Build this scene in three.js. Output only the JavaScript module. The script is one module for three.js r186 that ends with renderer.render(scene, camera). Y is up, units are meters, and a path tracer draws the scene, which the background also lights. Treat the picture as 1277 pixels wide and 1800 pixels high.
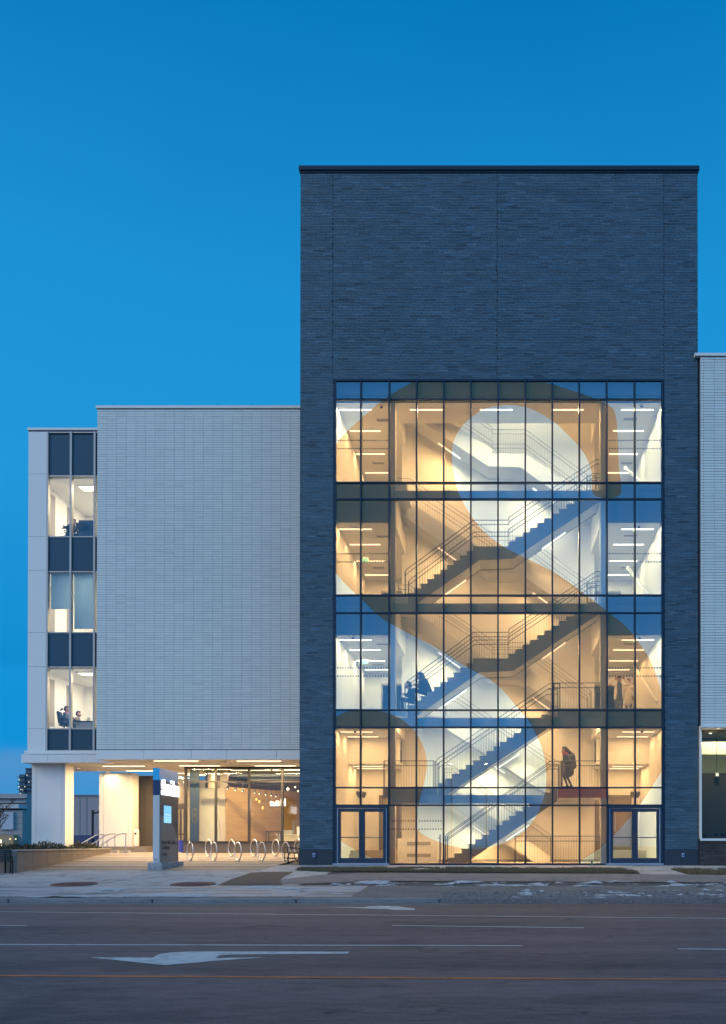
import * as THREE from 'three';
import { mergeGeometries } from 'three/addons/utils/BufferGeometryUtils.js';
import { MarchingCubes } from 'three/addons/objects/MarchingCubes.js';
import { FontLoader } from 'three/addons/loaders/FontLoader.js';
import { TextGeometry } from 'three/addons/geometries/TextGeometry.js';
import { RoundedBoxGeometry } from 'three/addons/geometries/RoundedBoxGeometry.js';
import { RectAreaLightUniformsLib } from 'three/addons/lights/RectAreaLightUniformsLib.js';

// ───────── camera, sky, twilight, exposure ─────────
const D = 36, F = 1600, PX0 = 880, PY0 = 1473, TH = 0.0075, EY = 0.81;
const scene = new THREE.Scene();
const camera = new THREE.PerspectiveCamera(2 * Math.atan(PY0 / F) * 180 / Math.PI, (2 * PX0) / (2 * PY0), 0.1, 4000);
camera.position.set(0, EY, D);
camera.rotation.x = TH;
camera.setViewOffset(2 * PX0, 2 * PY0, 0, 0, 1277, 1800);

const renderer = new THREE.WebGLRenderer();
renderer.toneMapping = THREE.LinearToneMapping;
renderer.toneMappingExposure = 1;
renderer.shadowMap.enabled = true;
RectAreaLightUniformsLib.init();

let seed = 7;
const rnd = () => { seed = (seed + 0x6d2b79f5) | 0; let t = Math.imul(seed ^ (seed >>> 15), 1 | seed); t = (t + Math.imul(t ^ (t >>> 7), 61 | t)) ^ t; return ((t ^ (t >>> 14)) >>> 0) / 4294967296; };
const rr = (a, b) => a + (b - a) * rnd();
const lerp = (a, b, t) => a + (b - a) * t, clamp = (x, a = 0, b = 1) => Math.min(b, Math.max(a, x)), smooth = (a, b, x) => { const t = clamp((x - a) / (b - a)); return t * t * (3 - 2 * t); };
// tileable value noise
const perm = Array.from({ length: 256 }, () => rnd());
const hash = (x, y, p, q = p) => { let h = ((((x % p) + p) % p) * 374761 + (((y % q) + q) % q) * 668265 + 17 * p) | 0; h = Math.imul(h ^ (h >>> 11), 0x5bd1e995); return perm[(h ^ (h >>> 15)) & 255]; };
function vnoise(x, y, p, q = p) { const xi = Math.floor(x), yi = Math.floor(y), fx = x - xi, fy = y - yi, u = fx * fx * (3 - 2 * fx), v = fy * fy * (3 - 2 * fy); return lerp(lerp(hash(xi, yi, p, q), hash(xi + 1, yi, p, q), u), lerp(hash(xi, yi + 1, p, q), hash(xi + 1, yi + 1, p, q), u), v); }
function fbm(x, y, p, o, q = p) { let s = 0, a = 0.5, n = 0; for (let i = 0; i < o; i++) { s += a * vnoise(x, y, p, q); n += a; x *= 2; y *= 2; p *= 2; q *= 2; a *= 0.5; } return s / n; }

// the sky: deep blue towards the building, paler and brighter behind the camera where the sun has set
{
  const W = 1024, H = 512, data = new Float32Array(W * H * 4);
  const ramp = (stops, e) => { let i = 0; while (i < stops.length - 2 && e > stops[i + 1][0]) i++; const [e0, a] = stops[i], [e1, b] = stops[i + 1], t = clamp((e - e0) / (e1 - e0)); return [0, 1, 2].map((k) => lerp(a[k], b[k], t)); };
  const front = [[-5, [0.02, 0.24, 0.5]], [0, [0.025, 0.24, 0.52]], [6, [0.0005, 0.24, 0.585]], [20, [0.016, 0.31, 0.70]], [30, [0.012, 0.285, 0.66]], [45, [0.0005, 0.17, 0.47]], [90, [0.002, 0.12, 0.40]]];
  const back = [[-5, [0.22, 0.42, 0.75]], [0, [0.14, 0.52, 1.25]], [8, [0.12, 0.69, 1.70]], [27, [0.12, 0.69, 1.70]], [42, [0.10, 0.45, 0.85]], [90, [0.002, 0.12, 0.40]]];
  for (let r = 0; r < H; r++) for (let c = 0; c < W; c++) {
    const el = ((r + 0.5) / H - 0.5) * 180, az = ((c + 0.5) / W - 0.25) * 360;       // az 0 = where the camera looks
    const b = 0.5 - 0.5 * Math.cos(az * Math.PI / 180), k = smooth(0.12, 0.95, b);
    const f = ramp(front, el), g = ramp(back, el), o = (r * W + c) * 4;
    let col = [0, 1, 2].map((i) => lerp(f[i], g[i], k));
    const n = fbm(c / W * 96, el * 0.22, 96, 5), bank = smooth(5.6, 4.9, el + (n - 0.5) * 3.2) * lerp(1, 0.45, smooth(4.6, 2.0, el));
    const cl = [lerp(0.085, 0.2, k), lerp(0.235, 0.5, k), lerp(0.45, 0.95, k)];
    const haze = fbm(c / W * 24 + 5, el * 0.12 + 9, 24, 4) - 0.5;
    for (let i = 0; i < 3; i++) data[o + i] = lerp(col[i] * (1 + haze * 0.10), cl[i], bank * 0.75);
    data[o + 3] = 1;
  }
  const sky = new THREE.DataTexture(data, W, H, THREE.RGBAFormat, THREE.FloatType);
  sky.mapping = THREE.EquirectangularReflectionMapping; sky.magFilter = THREE.LinearFilter; sky.needsUpdate = true;
  scene.background = sky; scene.environment = sky;
}
const sun = new THREE.DirectionalLight(new THREE.Color(1.0, 0.80, 0.54), 1.45);      // the afterglow, very broad
sun.position.set(-62, 34, 40); sun.castShadow = true; sun.shadow.radius = 70;
Object.assign(sun.shadow.camera, { left: -40, right: 40, top: 50, bottom: -20, near: 1, far: 200 });
scene.add(sun, sun.target);

// ───────── from the photograph's pixels to metres on a plane z ─────────
const ct = Math.cos(TH), st = Math.sin(TH);
const Y = (py, z = 0) => { const t = (PY0 - py) / F; return EY + (D - z) * (t * ct + st) / (ct - t * st); };
const X = (px, z = 0, py = 1100) => (px - PX0) / F * ((D - z) * ct + (Y(py, z) - EY) * st);
const ROAD = -0.657, KERB = 13.05;
const gy = (z) => (z >= KERB ? ROAD : z < -9 ? 0.405 : -0.045 * z);
function G(px, py) { let a = -200, b = D - 1; for (let i = 0; i < 60; i++) { const m = (a + b) / 2; if (Y(py, m) > gy(m)) b = m; else a = m; } return [X(px, a, py), a]; }   // a spot on the ground

// ───────── materials ─────────
const lin = (r, g, b) => new THREE.Color().setRGB(r, g, b);
const std = (c, roughness = 0.8, o = {}) => new THREE.MeshStandardMaterial({ color: Array.isArray(c) ? lin(...c) : c, roughness, ...o });
function tex(n, fn, rep = 1, srgb = true) {
  const d = new Uint8Array(n * n * 4);
  for (let y = 0; y < n; y++) for (let x = 0; x < n; x++) { const v = fn(x / n, y / n), o = (y * n + x) * 4; for (let i = 0; i < 3; i++) { const q = Array.isArray(v) ? v[i] : v; d[o + i] = 255 * clamp(srgb ? Math.pow(clamp(q), 1 / 2.2) : q); } d[o + 3] = 255; }
  const t = new THREE.DataTexture(d, n, n); t.wrapS = t.wrapT = THREE.RepeatWrapping; t.magFilter = THREE.LinearFilter; t.repeat.set(rep, rep); if (srgb) t.colorSpace = THREE.SRGBColorSpace; t.needsUpdate = true; return t;
}
const plaster = tex(256, (u, v) => 0.93 + 0.07 * fbm(u * 8, v * 8, 8, 4));
const asphaltT = tex(2048, (u, v) => {
  const big = fbm(u * 5, v * 9, 5, 4, 9), wear = fbm(u * 2, v * 24, 2, 4, 24), mid = fbm(u * 90, v * 260, 90, 3, 260), grit = rnd();
  let a = 0.056 + 0.03 * (big - 0.5) + 0.07 * (wear - 0.5) + 0.05 * (mid - 0.5) + 0.045 * (grit - 0.5);
  if (grit > 0.996) a += 0.10;
  const cr = Math.abs(fbm(u * 7, v * 26, 7, 5, 26) - 0.5); if (cr < 0.007 && wear > 0.5) a *= 0.4;
  const oil = fbm(u * 14, v * 22, 14, 4, 22); if (oil > 0.66) a *= 1 - 0.3 * smooth(0.66, 0.74, oil);
  return [a * 1.60, a * 1.0, a * 0.98];
});
const asphaltB = tex(512, () => rnd(), 1, false);
const concT = tex(1024, (u, v) => { const a = 0.33 + 0.13 * (fbm(u * 6, v * 6, 6, 6) - 0.5) + 0.05 * (rnd() - 0.5) - 0.1 * smooth(0.62, 0.72, fbm(u * 14 + 3, v * 14, 14, 4)); return [a, a * 0.985, a * 0.96]; });
const paveT = tex(512, (u, v) => { const a = 0.27 + 0.12 * (fbm(u * 9, v * 9, 9, 5) - 0.5) + 0.05 * (rnd() - 0.5); return [a * 1.06, a * 0.92, a * 0.76]; });
const dirtT = tex(1024, (u, v) => { const n = fbm(u * 9, v * 14, 9, 6, 14), s = smooth(0.54, 0.7, fbm(u * 40, v * 60, 40, 4, 60)); const a = 0.10 + 0.09 * (n - 0.5) + 0.08 * (rnd() - 0.5); return [lerp(a, 0.2, s * 0.4), lerp(a * 0.97, 0.2, s * 0.4), lerp(a * 0.94, 0.21, s * 0.4)]; });
const iceT = tex(1024, (u, v) => { const s = smooth(0.40, 0.66, fbm(u * 5, v * 30, 5, 6, 30)), a = 0.15 + 0.05 * (rnd() - 0.5); return [lerp(a, 0.30, s), lerp(a, 0.31, s), lerp(a, 0.33, s)]; });
const M = {
  brick: std([1, 1, 1], 0.62), mortar: std([0.035, 0.04, 0.05], 0.95), tileMortar: std([0.15, 0.15, 0.16], 0.95), tile: std([1, 1, 1], 0.42),
  cap: std([0.018, 0.024, 0.035], 0.45, { metalness: 0.3 }), granite: std([0.028, 0.03, 0.038], 0.5),
  frame: std([0.012, 0.02, 0.035], 0.4, { metalness: 0.25 }), doorFrame: std([0.022, 0.034, 0.055], 0.4), bright: std([0.34, 0.40, 0.5], 0.35, { metalness: 0.4 }),
  pane: new THREE.MeshPhysicalMaterial({ color: lin(0.90, 0.94, 0.93), roughness: 0, transmission: 1, thickness: 0, ior: 2.3 }),
  plain: new THREE.MeshPhysicalMaterial({ color: lin(0.92, 0.96, 0.92), roughness: 0, transmission: 1, thickness: 0, ior: 1.6 }),
  film: new THREE.MeshPhysicalMaterial({ color: lin(1.0, 0.66, 0.47), roughness: 0, transmission: 0.93, thickness: 0, ior: 1.03, specularIntensity: 0 }),
  dot: std([0.05, 0.05, 0.05], 0.8),
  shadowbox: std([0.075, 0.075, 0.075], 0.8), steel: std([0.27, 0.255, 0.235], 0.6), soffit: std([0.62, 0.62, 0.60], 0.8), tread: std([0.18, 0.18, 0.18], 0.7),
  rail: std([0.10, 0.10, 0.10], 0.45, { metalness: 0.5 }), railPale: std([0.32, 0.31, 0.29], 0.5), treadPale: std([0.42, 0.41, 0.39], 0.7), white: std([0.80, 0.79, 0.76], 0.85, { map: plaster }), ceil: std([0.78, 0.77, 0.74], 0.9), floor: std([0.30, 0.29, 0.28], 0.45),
  column: std([0.34, 0.33, 0.31], 0.7), body: std([0.25, 0.25, 0.26], 0.9),
  panel: std([0.73, 0.70, 0.62], 0.5), panelGap: std([0.12, 0.12, 0.13], 0.9), soffitPanel: std([0.66, 0.62, 0.57], 0.6), spandrel: std([0.035, 0.052, 0.062], 0.22), alu: std([0.44, 0.42, 0.38], 0.5, { metalness: 0.2 }),
  stone: std([0.21, 0.175, 0.145], 0.85, { map: tex(256, (u, v) => 0.8 + 0.35 * (fbm(u * 10, v * 10, 10, 4) - 0.3)) }), darkPanel: std([0.085, 0.072, 0.06], 0.6), bronze: std([0.05, 0.045, 0.04], 0.45, { metalness: 0.3 }),
  steelRail: std([0.62, 0.60, 0.58], 0.28, { metalness: 1 }), iron: std([0.012, 0.012, 0.014], 0.45, { metalness: 0.4 }), wood: std([0.03, 0.022, 0.018], 0.6),
  asphalt: std([1, 1, 1], 0.82, { map: asphaltT, bumpMap: asphaltB, bumpScale: 0.004 }), concrete: std([1, 1, 1], 0.9, { map: concT }), paver: std([1, 1, 1], 0.85, { map: paveT }), dirt: std([1, 1, 1], 0.95, { map: dirtT }), ice: std([1, 1, 1], 0.7, { map: iceT }),
  newAsphalt: std([0.038, 0.034, 0.034], 0.9, { map: tex(256, () => 0.65 + 0.5 * rnd()) }), paint: std([0.50, 0.50, 0.48], 0.75, { map: tex(512, (u, v) => 0.92 - 0.22 * smooth(0.55, 0.68, fbm(u * 30, v * 30, 30, 4)) + 0.1 * (rnd() - 0.5)) }), orange: std([0.62, 0.16, 0.03], 0.8, { map: tex(256, (u, v) => 0.85 - 0.2 * smooth(0.52, 0.68, fbm(u * 20, v * 20, 20, 4))) }),
  snow: std([0.38, 0.37, 0.36], 0.9), iron2: std([0.12, 0.05, 0.04], 0.85),
  lampWhite: std([0.8, 0.8, 0.8], 0.6, { emissive: lin(1, 0.93, 0.76), emissiveIntensity: 2.6 }), lampWarm: std([0.8, 0.8, 0.8], 0.6, { emissive: lin(1, 0.82, 0.52), emissiveIntensity: 2.6 }),
};
for (const k in M) M[k].name = k;

// ───────── builders ─────────
const used = {};
const numbered = (n) => { used[n] = (used[n] ?? -1) + 1; return used[n] ? n + '_' + String(used[n]).padStart(3, '0') : n; };
const B = (x0, x1, y0, y1, z0, z1) => new THREE.BoxGeometry(Math.abs(x1 - x0), Math.abs(y1 - y0), Math.abs(z1 - z0)).translate((x0 + x1) / 2, (y0 + y1) / 2, (z0 + z1) / 2);
const merge = (gs) => { gs = gs.flat(9).map((g) => { g = g.index ? g.toNonIndexed() : g; for (const k in g.attributes) if (!['position', 'normal', 'uv'].includes(k)) g.deleteAttribute(k); return g; }); return gs.length === 1 ? gs[0] : mergeGeometries(gs); };
function part(name, geo, mat, parent) { const m = new THREE.Mesh(Array.isArray(geo) ? merge(geo) : geo, mat); m.name = name; m.castShadow = m.receiveShadow = true; parent.add(m); return m; }
function thing(name, label, category, [x, y, z] = [0, 0, 0], group) { const o = new THREE.Group(); o.name = numbered(name); o.position.set(x, y, z); o.userData = { label, category }; if (group) o.userData.group = group; scene.add(o); return o; }
function solo(name, geo, mat, label, category, group) { const m = part(numbered(name), geo, mat, scene); m.userData = { label, category }; if (group) m.userData.group = group; return m; }
function struct(name, geo, mat) { const m = part(numbered(name), geo, mat, scene); m.userData = { kind: 'structure' }; return m; }
const stuff = (m) => { m.userData.kind = 'stuff'; return m; };
function bar(a, b, r, seg = 6) { const A = new THREE.Vector3(...a), d = new THREE.Vector3(...b).sub(A), L = d.length(); const g = new THREE.CylinderGeometry(r, r, L, seg); g.applyQuaternion(new THREE.Quaternion().setFromUnitVectors(new THREE.Vector3(0, 1, 0), d.normalize())); return g.translate(A.x + d.x * L / 2, A.y + d.y * L / 2, A.z + d.z * L / 2); }
const tube = (pts, r, n = 24, seg = 6) => new THREE.TubeGeometry(new THREE.CatmullRomCurve3(pts.map((p) => new THREE.Vector3(...p))), n, r, seg);
function uvMetres(g, s) { const p = g.attributes.position, n = g.attributes.normal, uv = g.attributes.uv; for (let i = 0; i < p.count; i++) { const ax = Math.abs(n.getX(i)), ay = Math.abs(n.getY(i)), az = Math.abs(n.getZ(i)); if (ay > ax && ay > az) uv.setXY(i, p.getX(i) / s, p.getZ(i) / s); else if (ax > az) uv.setXY(i, p.getZ(i) / s, p.getY(i) / s); else uv.setXY(i, p.getX(i) / s, p.getY(i) / s); } return g; }
function copies(name, geo, mat, list, parent) {       // list of [matrix, colour]
  const m = new THREE.InstancedMesh(geo, mat, list.length); m.name = name; list.forEach(([q, c], i) => { m.setMatrixAt(i, q); if (c) m.setColorAt(i, c); }); m.castShadow = m.receiveShadow = true; parent.add(m); return stuff(m);
}
const mat4 = (x, y, z, sx = 1, sy = 1, sz = 1, ry = 0, rx = 0, rz = 0) => new THREE.Matrix4().compose(new THREE.Vector3(x, y, z), new THREE.Quaternion().setFromEuler(new THREE.Euler(rx, ry, rz)), new THREE.Vector3(sx, sy, sz));
// a strip lamp that shines down (or along its own tilt)
function lampLight(parent, w, h, color, intensity, [x, y, z], down = true) { const l = new THREE.RectAreaLight(color, intensity, w, h); l.position.set(x, y, z); if (down) l.rotation.x = -Math.PI / 2; l.castShadow = true; parent.add(l); return l; }
function stripLamp([x, y, z], len, label, group, { tilt = 0, I = 40, warm = false, w = 0.09, drop = 0.05, cat = 'ceiling light' } = {}) {
  const o = thing('linear_light', label, cat, [x, y, z], group); o.rotation.z = tilt;
  part('housing', B(-len / 2 - 0.01, len / 2 + 0.01, -drop + 0.012, -0.002, -w / 2 - 0.008, w / 2 + 0.008), M.white, o);
  part('diffuser', B(-len / 2, len / 2, -drop - 0.012, -drop + 0.01, -w / 2, w / 2), warm ? M.lampWarm : M.lampWhite, o);
  lampLight(o, len, w, warm ? lin(1, 0.70, 0.38) : lin(1, 0.85, 0.45), I, [0, -drop - 0.02, 0]);
  return o;
}

// ───────── ground, road, pavement ─────────
{
  // one sheet from far behind the camera to the horizon, with the kerb step in it
  const zs = [700, 60, KERB + 0.001, KERB, -9, -60, -1500], ys = [ROAD - 0.03, ROAD - 0.03, ROAD - 0.03, gy(KERB - 0.001) - 0.14, gy(-9) - 0.012, 0.39, 0.39];
  const p = [], uv = [], id = [];
  zs.forEach((z, i) => { for (const x of [-900, 900]) { p.push(x, ys[i], z); uv.push(x / 8, z / 8); } if (i) { const a = i * 2; id.push(a - 2, a - 1, a, a, a - 1, a + 1); } });
  const g = new THREE.BufferGeometry(); g.setAttribute('position', new THREE.Float32BufferAttribute(p, 3)); g.setAttribute('uv', new THREE.Float32BufferAttribute(uv, 2)); g.setIndex(id); g.computeVertexNormals();
  struct('ground', g, M.dirt);
}
function slopeSheet(name, x0, x1, z0, z1, lift, mat, s) {        // a thick sheet following the slope of the site
  const g = new THREE.BoxGeometry(x1 - x0, 0.12, z1 - z0, 1, 1, 1), p = g.attributes.position; g.translate((x0 + x1) / 2, 0, (z0 + z1) / 2);
  for (let i = 0; i < p.count; i++) p.setY(i, gy(Math.min(p.getZ(i), KERB - 0.001)) + lift + (p.getY(i) > 0 ? 0 : -0.12));
  return struct(name, uvMetres(g.toNonIndexed(), s), mat);
}
// a flat or sloping patch with any outline, traced on the ground
function patch(pts, lift, s = 1, thick = 0) {
  const sh = new THREE.Shape(pts.map(([x, z]) => new THREE.Vector2(x, -z)));
  let g = thick ? new THREE.ExtrudeGeometry(sh, { depth: thick, bevelEnabled: false }) : new THREE.ShapeGeometry(sh, 4);
  g = g.toNonIndexed(); g.rotateX(-Math.PI / 2); const p = g.attributes.position;
  for (let i = 0; i < p.count; i++) p.setY(i, gy(p.getZ(i)) + lift + p.getY(i));
  g.computeVertexNormals(); return uvMetres(g, s);
}
struct('road', uvMetres(B(-300, 300, ROAD - 0.012, ROAD, KERB + 0.15, 58).toNonIndexed(), 20), M.asphalt);
slopeSheet('boulevard', -80, 80, 9.0, KERB - 0.3, 0.0, M.dirt, 4);
slopeSheet('boulevard', -80, X(640, 10), 9.02, 12.2, 0.004, M.ice, 7);
{ // pavement in slabs
  const o = struct('sidewalk', uvMetres(merge([patch([[-80, 9.0], [-80, 3.0], [80, 3.0], [80, 9.0]], -0.012)]), 5), M.mortar);
  for (let i = -30; i < 12; i++) { const x0 = i * 1.5 + 0.0, x1 = x0 + 1.485; for (const [z0, z1] of [[3.02, 4.98], [5.0, 6.98], [7.0, 8.97]]) if (x1 < X(560, 6)) part('slab', patch([[x0, z1], [x1, z1], [x1, z0], [x0, z0]], 0.003, 5), M.concrete, o); }
}
// plaza of long paving stones under the overhang, running up to the building
{
  const o = struct('plaza', patch([[-60, 3], [-8.8, 3], [-8.8, -9], [-60, -9]], -0.012), M.mortar), ps = [], pd = [], paverDark = std([0.62, 0.52, 0.47], 0.85, { map: paveT });
  let n = 0;
  for (let r = 0; r < 30; r++) { const z1 = 3 - r * 0.4, z0 = z1 - 0.388; for (let k = -1; k < 16; k++) { const x0 = -8.85 - (k + 1) * 0.9 + (r % 2) * 0.45, x1 = Math.min(x0 + 0.889, -8.82); if (x1 <= x0 || x0 < -20.2) continue; const g = patch([[x0, z1], [x1, z1], [x1, z0], [x0, z0]], 0.001 + rr(0, 0.003), 3); const dk = [1, 4, 5, 9, 12, 13, 17, 20, 24, 26, 28].includes(r); if (n++ < 300) part('paving_stone', g, dk ? paverDark : M.paver, o); else (dk ? pd : ps).push(g); } }
  stuff(part('paving_stone', ps, M.paver, o)); stuff(part('paving_stone', pd, paverDark, o));
  slopeSheet('forecourt', -8.8, 40, 0, 3, -0.002, M.concrete, 5);
  struct('terrace', patch([[-60, -9], [8, -9], [8, -40], [-60, -40]], 0.003, 3), M.paver);
}
// asphalt footpath, apron and the concrete walk to the right hand door
const onG = (pts) => pts.map(([px, py]) => G(px, py));
struct('footpath', patch(onG([[470, 1556], [500, 1546], [560, 1538.5], [640, 1535], [1277, 1537], [1400, 1537], [1400, 1553], [1277, 1552], [700, 1549]]), 0.012, 3), std([0.42, 0.42, 0.45], 0.9, { map: concT }));
struct('asphalt_apron', patch(onG([[384, 1556.5], [405, 1547], [442, 1534.5], [470, 1533], [517, 1533.5], [500, 1541], [492, 1548], [497, 1556.5]]), 0.016, 3), M.newAsphalt);
struct('concrete_apron', patch(onG([[500, 1524], [1277, 1527], [1277, 1524], [1100, 1521.5], [500, 1521]]), 0.010, 5), M.concrete);
struct('walkway', patch(onG([[1095, 1524], [1192, 1524.5], [1180, 1529], [1208, 1538], [1128, 1537.5], [1118, 1530]]), 0.015, 5), M.concrete);
// kerb stones, ending where the gravel shoulder begins
{
  const o = struct('kerb', B(-80, X(775, 13), ROAD - 0.02, ROAD + 0.03, KERB - 0.12, KERB + 0.1), M.mortar), xe = X(775, 13), gm = std([0.55, 0.54, 0.53], 0.9, { map: concT });
  for (let x = xe, i = 0; x > -30; x -= 3.6, i++) part('kerbstone', new RoundedBoxGeometry(3.58, 0.32, 0.36, 2, 0.035).translate(x - 1.8, gy(KERB - 0.01) - 0.115, KERB - 0.03), gm, o);
  const gut = struct('gutter', uvMetres(B(-80, xe + 0.4, ROAD, ROAD + 0.006, KERB + 0.15, KERB + 0.65).toNonIndexed(), 5), std([0.45, 0.45, 0.45], 0.9, { map: concT }));
  struct('gravel_shoulder', patch([[xe, KERB - 0.02], [80, KERB - 0.02], [80, 10.6], [xe, 11.4]], 0.006, 3), std([0.9, 0.9, 0.95], 0.95, { map: dirtT }));
  struct('gravel_shoulder', merge([(() => { const g = new THREE.PlaneGeometry(80 - xe, 0.5, 120, 2); g.rotateX(-Math.PI / 2 + 0.22).translate((80 + xe) / 2, ROAD + 0.05, KERB + 0.2); const p = g.attributes.position; for (let i = 0; i < p.count; i++) p.setY(i, p.getY(i) + rr(-0.012, 0.012)); g.computeVertexNormals(); return uvMetres(g, 3); })()]), std([0.8, 0.8, 0.85], 0.95, { map: dirtT }));
}
// loose stones on the shoulder
{ const g = new THREE.IcosahedronGeometry(1, 0), l = []; for (let i = 0; i < 2600; i++) { const x = rr(X(775, 13), 16), z = rr(10.8, 13.4), s = rr(0.006, 0.03) * (rnd() < 0.05 ? 1.8 : 1), c = rr(0.06, 0.22); l.push([mat4(x, (z > KERB ? ROAD + 0.05 - (z - KERB - 0.2) * 0.22 : gy(z)) + s * 0.3, z, s, s * 0.7, s, rr(0, 6), rr(0, 6)), lin(c, c, c * 1.05)]); } const m = copies('gravel', g, M.brick, l, scene); m.userData.label = 'loose gravel and stones on the shoulder beside the road'; m.userData.category = 'gravel'; }
// snow and ice: only where noise lets it lie, with real edges and height
function snowField(x0, x1, z0, z1, cell, thr, h, sx, sz, label, bias = () => 0) {
  const p = [], nx = Math.round((x1 - x0) / cell), nz = Math.round((z1 - z0) / (cell * 0.5));
  const v = (i, j) => { const x = x0 + (x1 - x0) * i / nx, z = z0 + (z1 - z0) * j / nz, n = fbm(x * sx + 40, z * sz + 11, 512, 5) + bias(x, z); return [x, gy(Math.min(z, KERB - 0.01)) + 0.004 + Math.max(0, n - thr) * h, z, n]; };
  for (let i = 0; i < nx; i++) for (let j = 0; j < nz; j++) { const a = v(i, j), b = v(i + 1, j), c = v(i + 1, j + 1), d = v(i, j + 1); if (Math.max(a[3], b[3], c[3], d[3]) < thr) continue; if (Math.min(a[3], c[3], b[3]) > thr - 0.03) p.push(...a.slice(0, 3), ...c.slice(0, 3), ...b.slice(0, 3)); if (Math.min(a[3], c[3], d[3]) > thr - 0.03) p.push(...a.slice(0, 3), ...d.slice(0, 3), ...c.slice(0, 3)); }
  const g = new THREE.BufferGeometry(); g.setAttribute('position', new THREE.Float32BufferAttribute(p, 3)); g.computeVertexNormals(); g.setAttribute('uv', new THREE.Float32BufferAttribute(new Float32Array(p.length / 3 * 2), 2));
  const m = part(numbered('snow'), g, M.snow, scene); m.userData = { kind: 'stuff', label, category: 'snow' };
}
snowField(X(520), X(1130, 2), 2.62, 3.05, 0.06, 0.43, 0.25, 0.9, 1.4, 'thin line of snow along the edge between grass and footpath');
snowField(X(590, 8), 17, 7.7, 9.4, 0.05, 0.675, 0.3, 1.7, 5.0, 'broken patches of old snow between the footpath and the gravel');
snowField(-20, X(620, 10), 9.4, 12.4, 0.06, 0.665, 0.2, 1.0, 4.2, 'crusted snow and ice lying along the boulevard behind the kerb');
snowField(X(900, 11), 17, 10.4, 12.6, 0.04, 0.75, 0.35, 2.6, 5.0, 'few small lumps of snow scattered on the gravel shoulder');
snowField(X(1186, 2), 16, 3.1, 3.5, 0.06, 0.46, 0.25, 0.9, 1.4, 'strip of snow in front of the right hand patch of grass');
// dormant grass
function grass(pts, n, label) {
  struct('soil', patch(pts, 0.012, 2), std([0.07, 0.058, 0.04], 1));
  const blade = []; for (let i = 0; i < 9; i++) { const a = rr(0, 6.28), l = rr(0.04, 0.085), w = 0.005, dx = Math.cos(a), dz = Math.sin(a), ox = rr(-0.04, 0.04), oz = rr(-0.04, 0.04), k = rr(0.2, 0.8) * l; blade.push(ox - dz * w, 0, oz + dx * w, ox + dz * w, 0, oz - dx * w, ox + dx * k, l, oz + dz * k); }
  const g = new THREE.BufferGeometry(); g.setAttribute('position', new THREE.Float32BufferAttribute(blade, 3)); g.computeVertexNormals(); g.setAttribute('uv', new THREE.Float32BufferAttribute(new Float32Array(54), 2));
  const inside = (x, z) => { let c = false; for (let i = 0, j = pts.length - 1; i < pts.length; j = i++) { const [xi, zi] = pts[i], [xj, zj] = pts[j]; if (zi > z !== zj > z && x < (xj - xi) * (z - zi) / (zj - zi) + xi) c = !c; } return c; };
  const xs = pts.map((p) => p[0]), zs = pts.map((p) => p[1]), l = [];
  while (l.length < n) { const x = rr(Math.min(...xs), Math.max(...xs)), z = rr(Math.min(...zs), Math.max(...zs)); if (!inside(x, z) || fbm(x * 1.7 + 9, z * 2.4 + 3, 256, 3) < 0.36) continue; const c = rr(0.6, 1.25), s = rr(0.6, 1.3); l.push([mat4(x, gy(z) + 0.012, z, s, s, s, rr(0, 6.28)), lin(0.17 * c, 0.125 * c, 0.06 * c)]); }
  const m = copies('grass', g, std([1, 1, 1], 0.9, { side: THREE.DoubleSide }), l, scene); m.name = numbered('grass'); m.userData.label = label; m.userData.category = 'grass';
}
grass(onG([[520, 1530], [530, 1526.5], [700, 1526], [1090, 1527.5], [1112, 1531], [1122, 1534.5], [1105, 1536], [800, 1533.5], [560, 1532.5]]), 9000, 'long strip of brown winter grass below the glass wall');
grass(onG([[1181, 1529.5], [1300, 1529], [1300, 1539], [1215, 1537.5]]), 1800, 'patch of brown winter grass before the right hand building');
// painted road markings
const onRoad = (px, py) => { const t = (py - PY0) / F, z = D - (EY - ROAD) / Math.tan(Math.atan(t) - TH) ; return [X(px, z, py), z]; };
function stripe(name, a, b, w, mat) { const [x0, z0] = onRoad(...a), [x1, z1] = onRoad(...b); const g = new THREE.BufferGeometry(), y = ROAD + 0.004; g.setAttribute('position', new THREE.Float32BufferAttribute([x0, y, z0 + w / 2, x1, y, z1 + w / 2, x1, y, z1 - w / 2, x0, y, z0 - w / 2], 3)); g.setAttribute('uv', new THREE.Float32BufferAttribute([x0 / 4, 0, x1 / 4, 0, x1 / 4, w / 4, x0 / 4, w / 4], 2)); g.setIndex([0, 1, 2, 0, 2, 3]); g.computeVertexNormals(); return struct(name, g, mat); }
stripe('lane_line', [-40, 1602.5], [1330, 1615], 0.1, M.paint);
stripe('lane_line', [-40, 1626.5], [48, 1627.2], 0.1, M.paint);
stripe('lane_line', [690, 1627], [1027, 1631.2], 0.1, M.paint);
stripe('lane_line', [-40, 1660.4], [918, 1662.7], 0.1, M.paint);
stripe('lane_line', [1193, 1668.3], [1330, 1669.5], 0.1, M.paint);
stripe('centre_line', [-40, 1715.2], [1330, 1722.5], 0.11, M.orange);
function roadArrow(pts, label) { const w = pts.map(([px, py]) => onRoad(px, py)); const sh = new THREE.Shape(w.map(([x, z]) => new THREE.Vector2(x, -z))), g = new THREE.ShapeGeometry(sh).toNonIndexed(); g.rotateX(-Math.PI / 2).translate(0, ROAD + 0.005, 0); solo('road_arrow', uvMetres(g, 4), M.paint, label, 'road arrow'); }
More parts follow.
